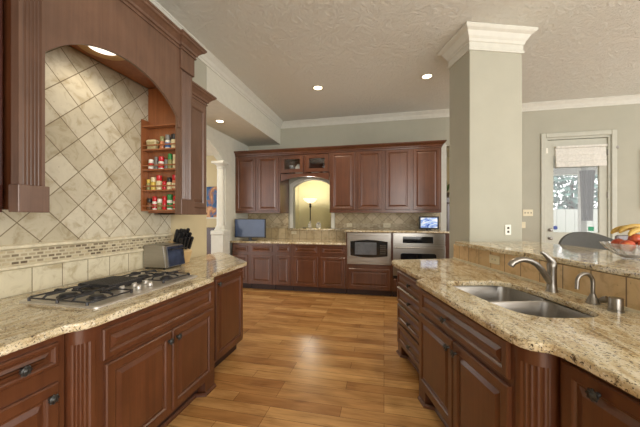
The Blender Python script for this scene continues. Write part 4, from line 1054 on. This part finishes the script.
for (a0, a1, b0, b1) in ((DX0 - 0.085, DX0 - 0.002, 0, DZ + 0.085), (DX1 + 0.002, DX1 + 0.085, 0, DZ + 0.085), (DX0 - 0.0015, DX1 + 0.0015, DZ + 0.002, DZ + 0.085)):
    m.cbox(a0, a1, YB - 0.028, YB - 0.001, b0, b1, 0.008)
struct(m.obj('trim_8', 'door_paint'))
for z, nm in ((1.205, 'door_knob'), (1.045, 'deadbolt')):
    m = MB(); m.T = Matrix.Translation((DX0 + 0.085, YB + 0.0295, z)) @ Matrix.Rotation(R(90), 4, 'X')
    m.lathe([(0.032, 0), (0.03, 0.008), (0.012, 0.012), (0.012, 0.03), (0.028, 0.04), (0.03, 0.055), (0.02, 0.066), (0, 0.068)], 20).obj(nm, 'nickel', dr, smooth=40)
for z in (2.64, 1.86, 0.5):
    MB().tube([(DX1 - 0.034, YB + 0.015, z - 0.055), (DX1 - 0.034, YB + 0.015, z + 0.055)], 0.011, 10).obj('hinge', 'nickel', dr, smooth=40)
MB().box(DX0 + 0.001, DX0 + 0.032, YB - 0.02, YB + 0.0, 2.66, 2.76).obj('latch', 'plate_white', dr)
# stickers on the pane
bs = MB(); bs.T = Matrix.Translation((DX0 + 0.185, YB + 0.0495, 1.245)) @ Matrix.Rotation(R(90), 4, 'X')
tag(bs.lathe([(0.04, 0), (0.04, 0.001)], 20).obj('window_sticker', mat_plain('blue_sticker', srgb(44, 70, 150), 0.4)), 'round blue sticker low on the patio door glass', 'sticker')
tag(MB().box(DX0 + 0.72, DX0 + 0.81, YB + 0.0485, YB + 0.0495, 1.19, 1.27).obj('window_sticker', mat_plain('green_sticker', srgb(20, 140, 96), 0.4)), 'green square sticker low on the patio door glass', 'sticker')
bd = thing('roman_blind', 'white fabric roman blind rolled up at the top of the patio door', 'blind', (0, 0, 2.40))
m = MB()
for i in range(3):
    z = 0.0 + i * 0.115; d_ = 0.055 - i * 0.012
    m.loft([[(x, YB + 0.029 - a, z + b) for a, b in ((0, 0.0), (d_ * 0.8, -0.01), (d_, 0.03), (d_ * 0.7, 0.09), (d_ * 0.35, 0.125), (0, 0.125))] for x in [DX0 + 0.17 + (DX1 - DX0 - 0.24) * k_ / 6 for k_ in range(7)]])
m.obj('folds', 'blind', bd, smooth=40)
MB().box(DX0 + 0.165, DX1 - 0.065, YB - 0.03, YB + 0.029, 0.35, 0.385).obj('headrail', 'blind', bd)
m = MB()
for x in (DX0 + 0.36, DX0 + 0.75): m.tube([(x, YB - 0.034, 0.36), (x, YB - 0.034, -0.01)], 0.002, 6)
m.obj('cord', 'blind', bd)
sn = MB(); sn.T = Matrix.Translation((4.135, YB - 0.001, 2.72)) @ Matrix.Rotation(R(90), 4, 'X')
tag(sn.lathe([(0.03, 0), (0.03, 0.02), (0.02, 0.03), (0, 0.03)], 20).obj('alarm_sensor', 'nickel', smooth=40), 'small round alarm sensor on the wall right of the patio door', 'sensor')
outlet('white three-toggle light switch plate on the dining wall beside the column', (2.71, YB - 0.001, 1.53), 0, 0.17, 0.125, kind='switch', mat='plate')
bp = MB().cbox(-0.04, 0.04, -0.006, 0, -0.06, 0.06, 0.002).obj('blank_plate', 'plate', loc=(2.63, YB - 0.001, 1.295)); tag(bp, 'blank wall plate below the three-toggle switch', 'wall plate')
pw = thing('wall_picture', 'grey green picture edge on the dining wall at the right frame edge', 'picture', (4.79, YB - 0.001, 2.12))
MB().box(-0.29, 0.29, -0.03, 0, -0.53, 0.53).obj('frame', mat_plain('grey_green_frame', srgb(130, 134, 112), 0.6), pw)
MB().box(-0.24, 0.24, -0.033, -0.0305, -0.48, 0.48).obj('print', mat_plain('grey_print', srgb(150, 150, 136), 0.7, vary=0.2, scale=4), pw)

# outside the patio door
struct(MB().box(2.4, 7.5, 6.46, 9.6, 0.0005, 0.02).obj('patio', 'concrete'))
struct(MB().box(2.39, 8.0, 6.46, 9.4, 3.0, 3.15).box(2.39, 8.0, 9.2, 9.4, 2.62, 2.999).obj('ceiling_patio', 'fence'))
gp = thing('patio_drape', 'dark grey drape tied to the patio post outside the door', 'drape', (4.74, 8.1, 1.36))
m = MB(); rings = []
for z, s_ in ((0, 0.8), (0.3, 0.85), (0.6, 0.92), (0.9, 1.0), (1.2, 1.1)):
    rings.append([((0.125 + 0.015 * math.cos(9 * a)) * s_ * math.cos(a), (0.08 + 0.02 * math.cos(9 * a)) * s_ * math.sin(a), z) for a in [2 * PI * j / 54 for j in range(54)]])
m.loft(rings).obj('cloth', 'grey_post', gp, smooth=50)
MB().box(-0.06, 0.06, 0.12, 0.24, -1.335, 1.635).obj('post', 'fence', gp)
fn = thing('garden_fence', 'white board fence beyond the patio', 'fence', (7.2, 13.0, 0))
m = MB()
for i in range(22): m.cbox(-3.3 + i * 0.3, -3.3 + i * 0.3 + 0.29, 0, 0.03, 0.02, 1.75, 0.004)
m.obj('boards', 'fence', fn)
MB().box(-3.3, 3.3, 0.031, 0.08, 0.4, 0.5).box(-3.3, 3.3, 0.031, 0.08, 1.1, 1.2).obj('rails', 'fence', fn)
tr = thing('garden_tree', 'pale green leafy tree behind the white fence', 'tree', (8.5, 15.5, 0))
MB().tube([(0, 0, 0), (0.05, 0, 1.2), (-0.1, 0, 2.2), (0, 0, 3.2)], [0.16, 0.13, 0.1, 0.05], 10).obj('trunk', 'bark', tr, smooth=40)
m = MB()
for i in range(2800):
    a = random.uniform(0, 2 * PI); b = math.acos(random.uniform(-1, 1)); rr_ = 1.0 * random.uniform(0.5, 1.0) ** 0.5
    p = Vector((2.2 * rr_ * math.sin(b) * math.cos(a), 1.3 * rr_ * math.sin(b) * math.sin(a), 2.6 + 1.5 * rr_ * math.cos(b)))
    u_ = Vector((random.gauss(0, 1), random.gauss(0, 1), random.gauss(0, 1))).normalized(); v_ = u_.orthogonal().normalized()
    s_ = random.uniform(0.10, 0.20)
    m.add([p - u_ * s_, p + v_ * s_ * 0.5, p + u_ * s_, p - v_ * s_ * 0.5], [(0, 1, 2, 3)])
m.obj('foliage', 'leaf', tr)
struct(MB().box(-2, 14, 11.0, 24, -0.12, 0.0).obj('ground', mat_plain('lawn', srgb(150, 166, 120), 0.9)))

# ------------------------------------------------------------------ recessed ceiling lights
def can(label, x, y, z, e, r=0.095):
    t = thing('recessed_light', label, 'light', (x, y, z - 0.0008), 0, 'recessed ceiling lights')
    MB().lathe([(r, 0), (r, -0.006), (r * 0.74, -0.012), (r * 0.70, -0.004)], 28, True, False).obj('trim_ring', 'can_trim', t, smooth=40)
    MB().lathe([(r * 0.70, -0.0045), (r * 0.5, -0.014), (0.0, -0.018)], 24).obj('lens', 'lamp_on', t, smooth=60)
    lamp('can_bulb', (x, y, z - 0.06), e, spot=130, r=0.05)
can('recessed ceiling light nearest the middle of the photo', -1.08, 4.70, ZC, 75)
can('recessed ceiling light close to the square column', 0.645, 4.68, ZC, 75)
can('recessed light in the low ceiling over the arcade opening', -2.79, 4.52, 3.125, 32, 0.085)
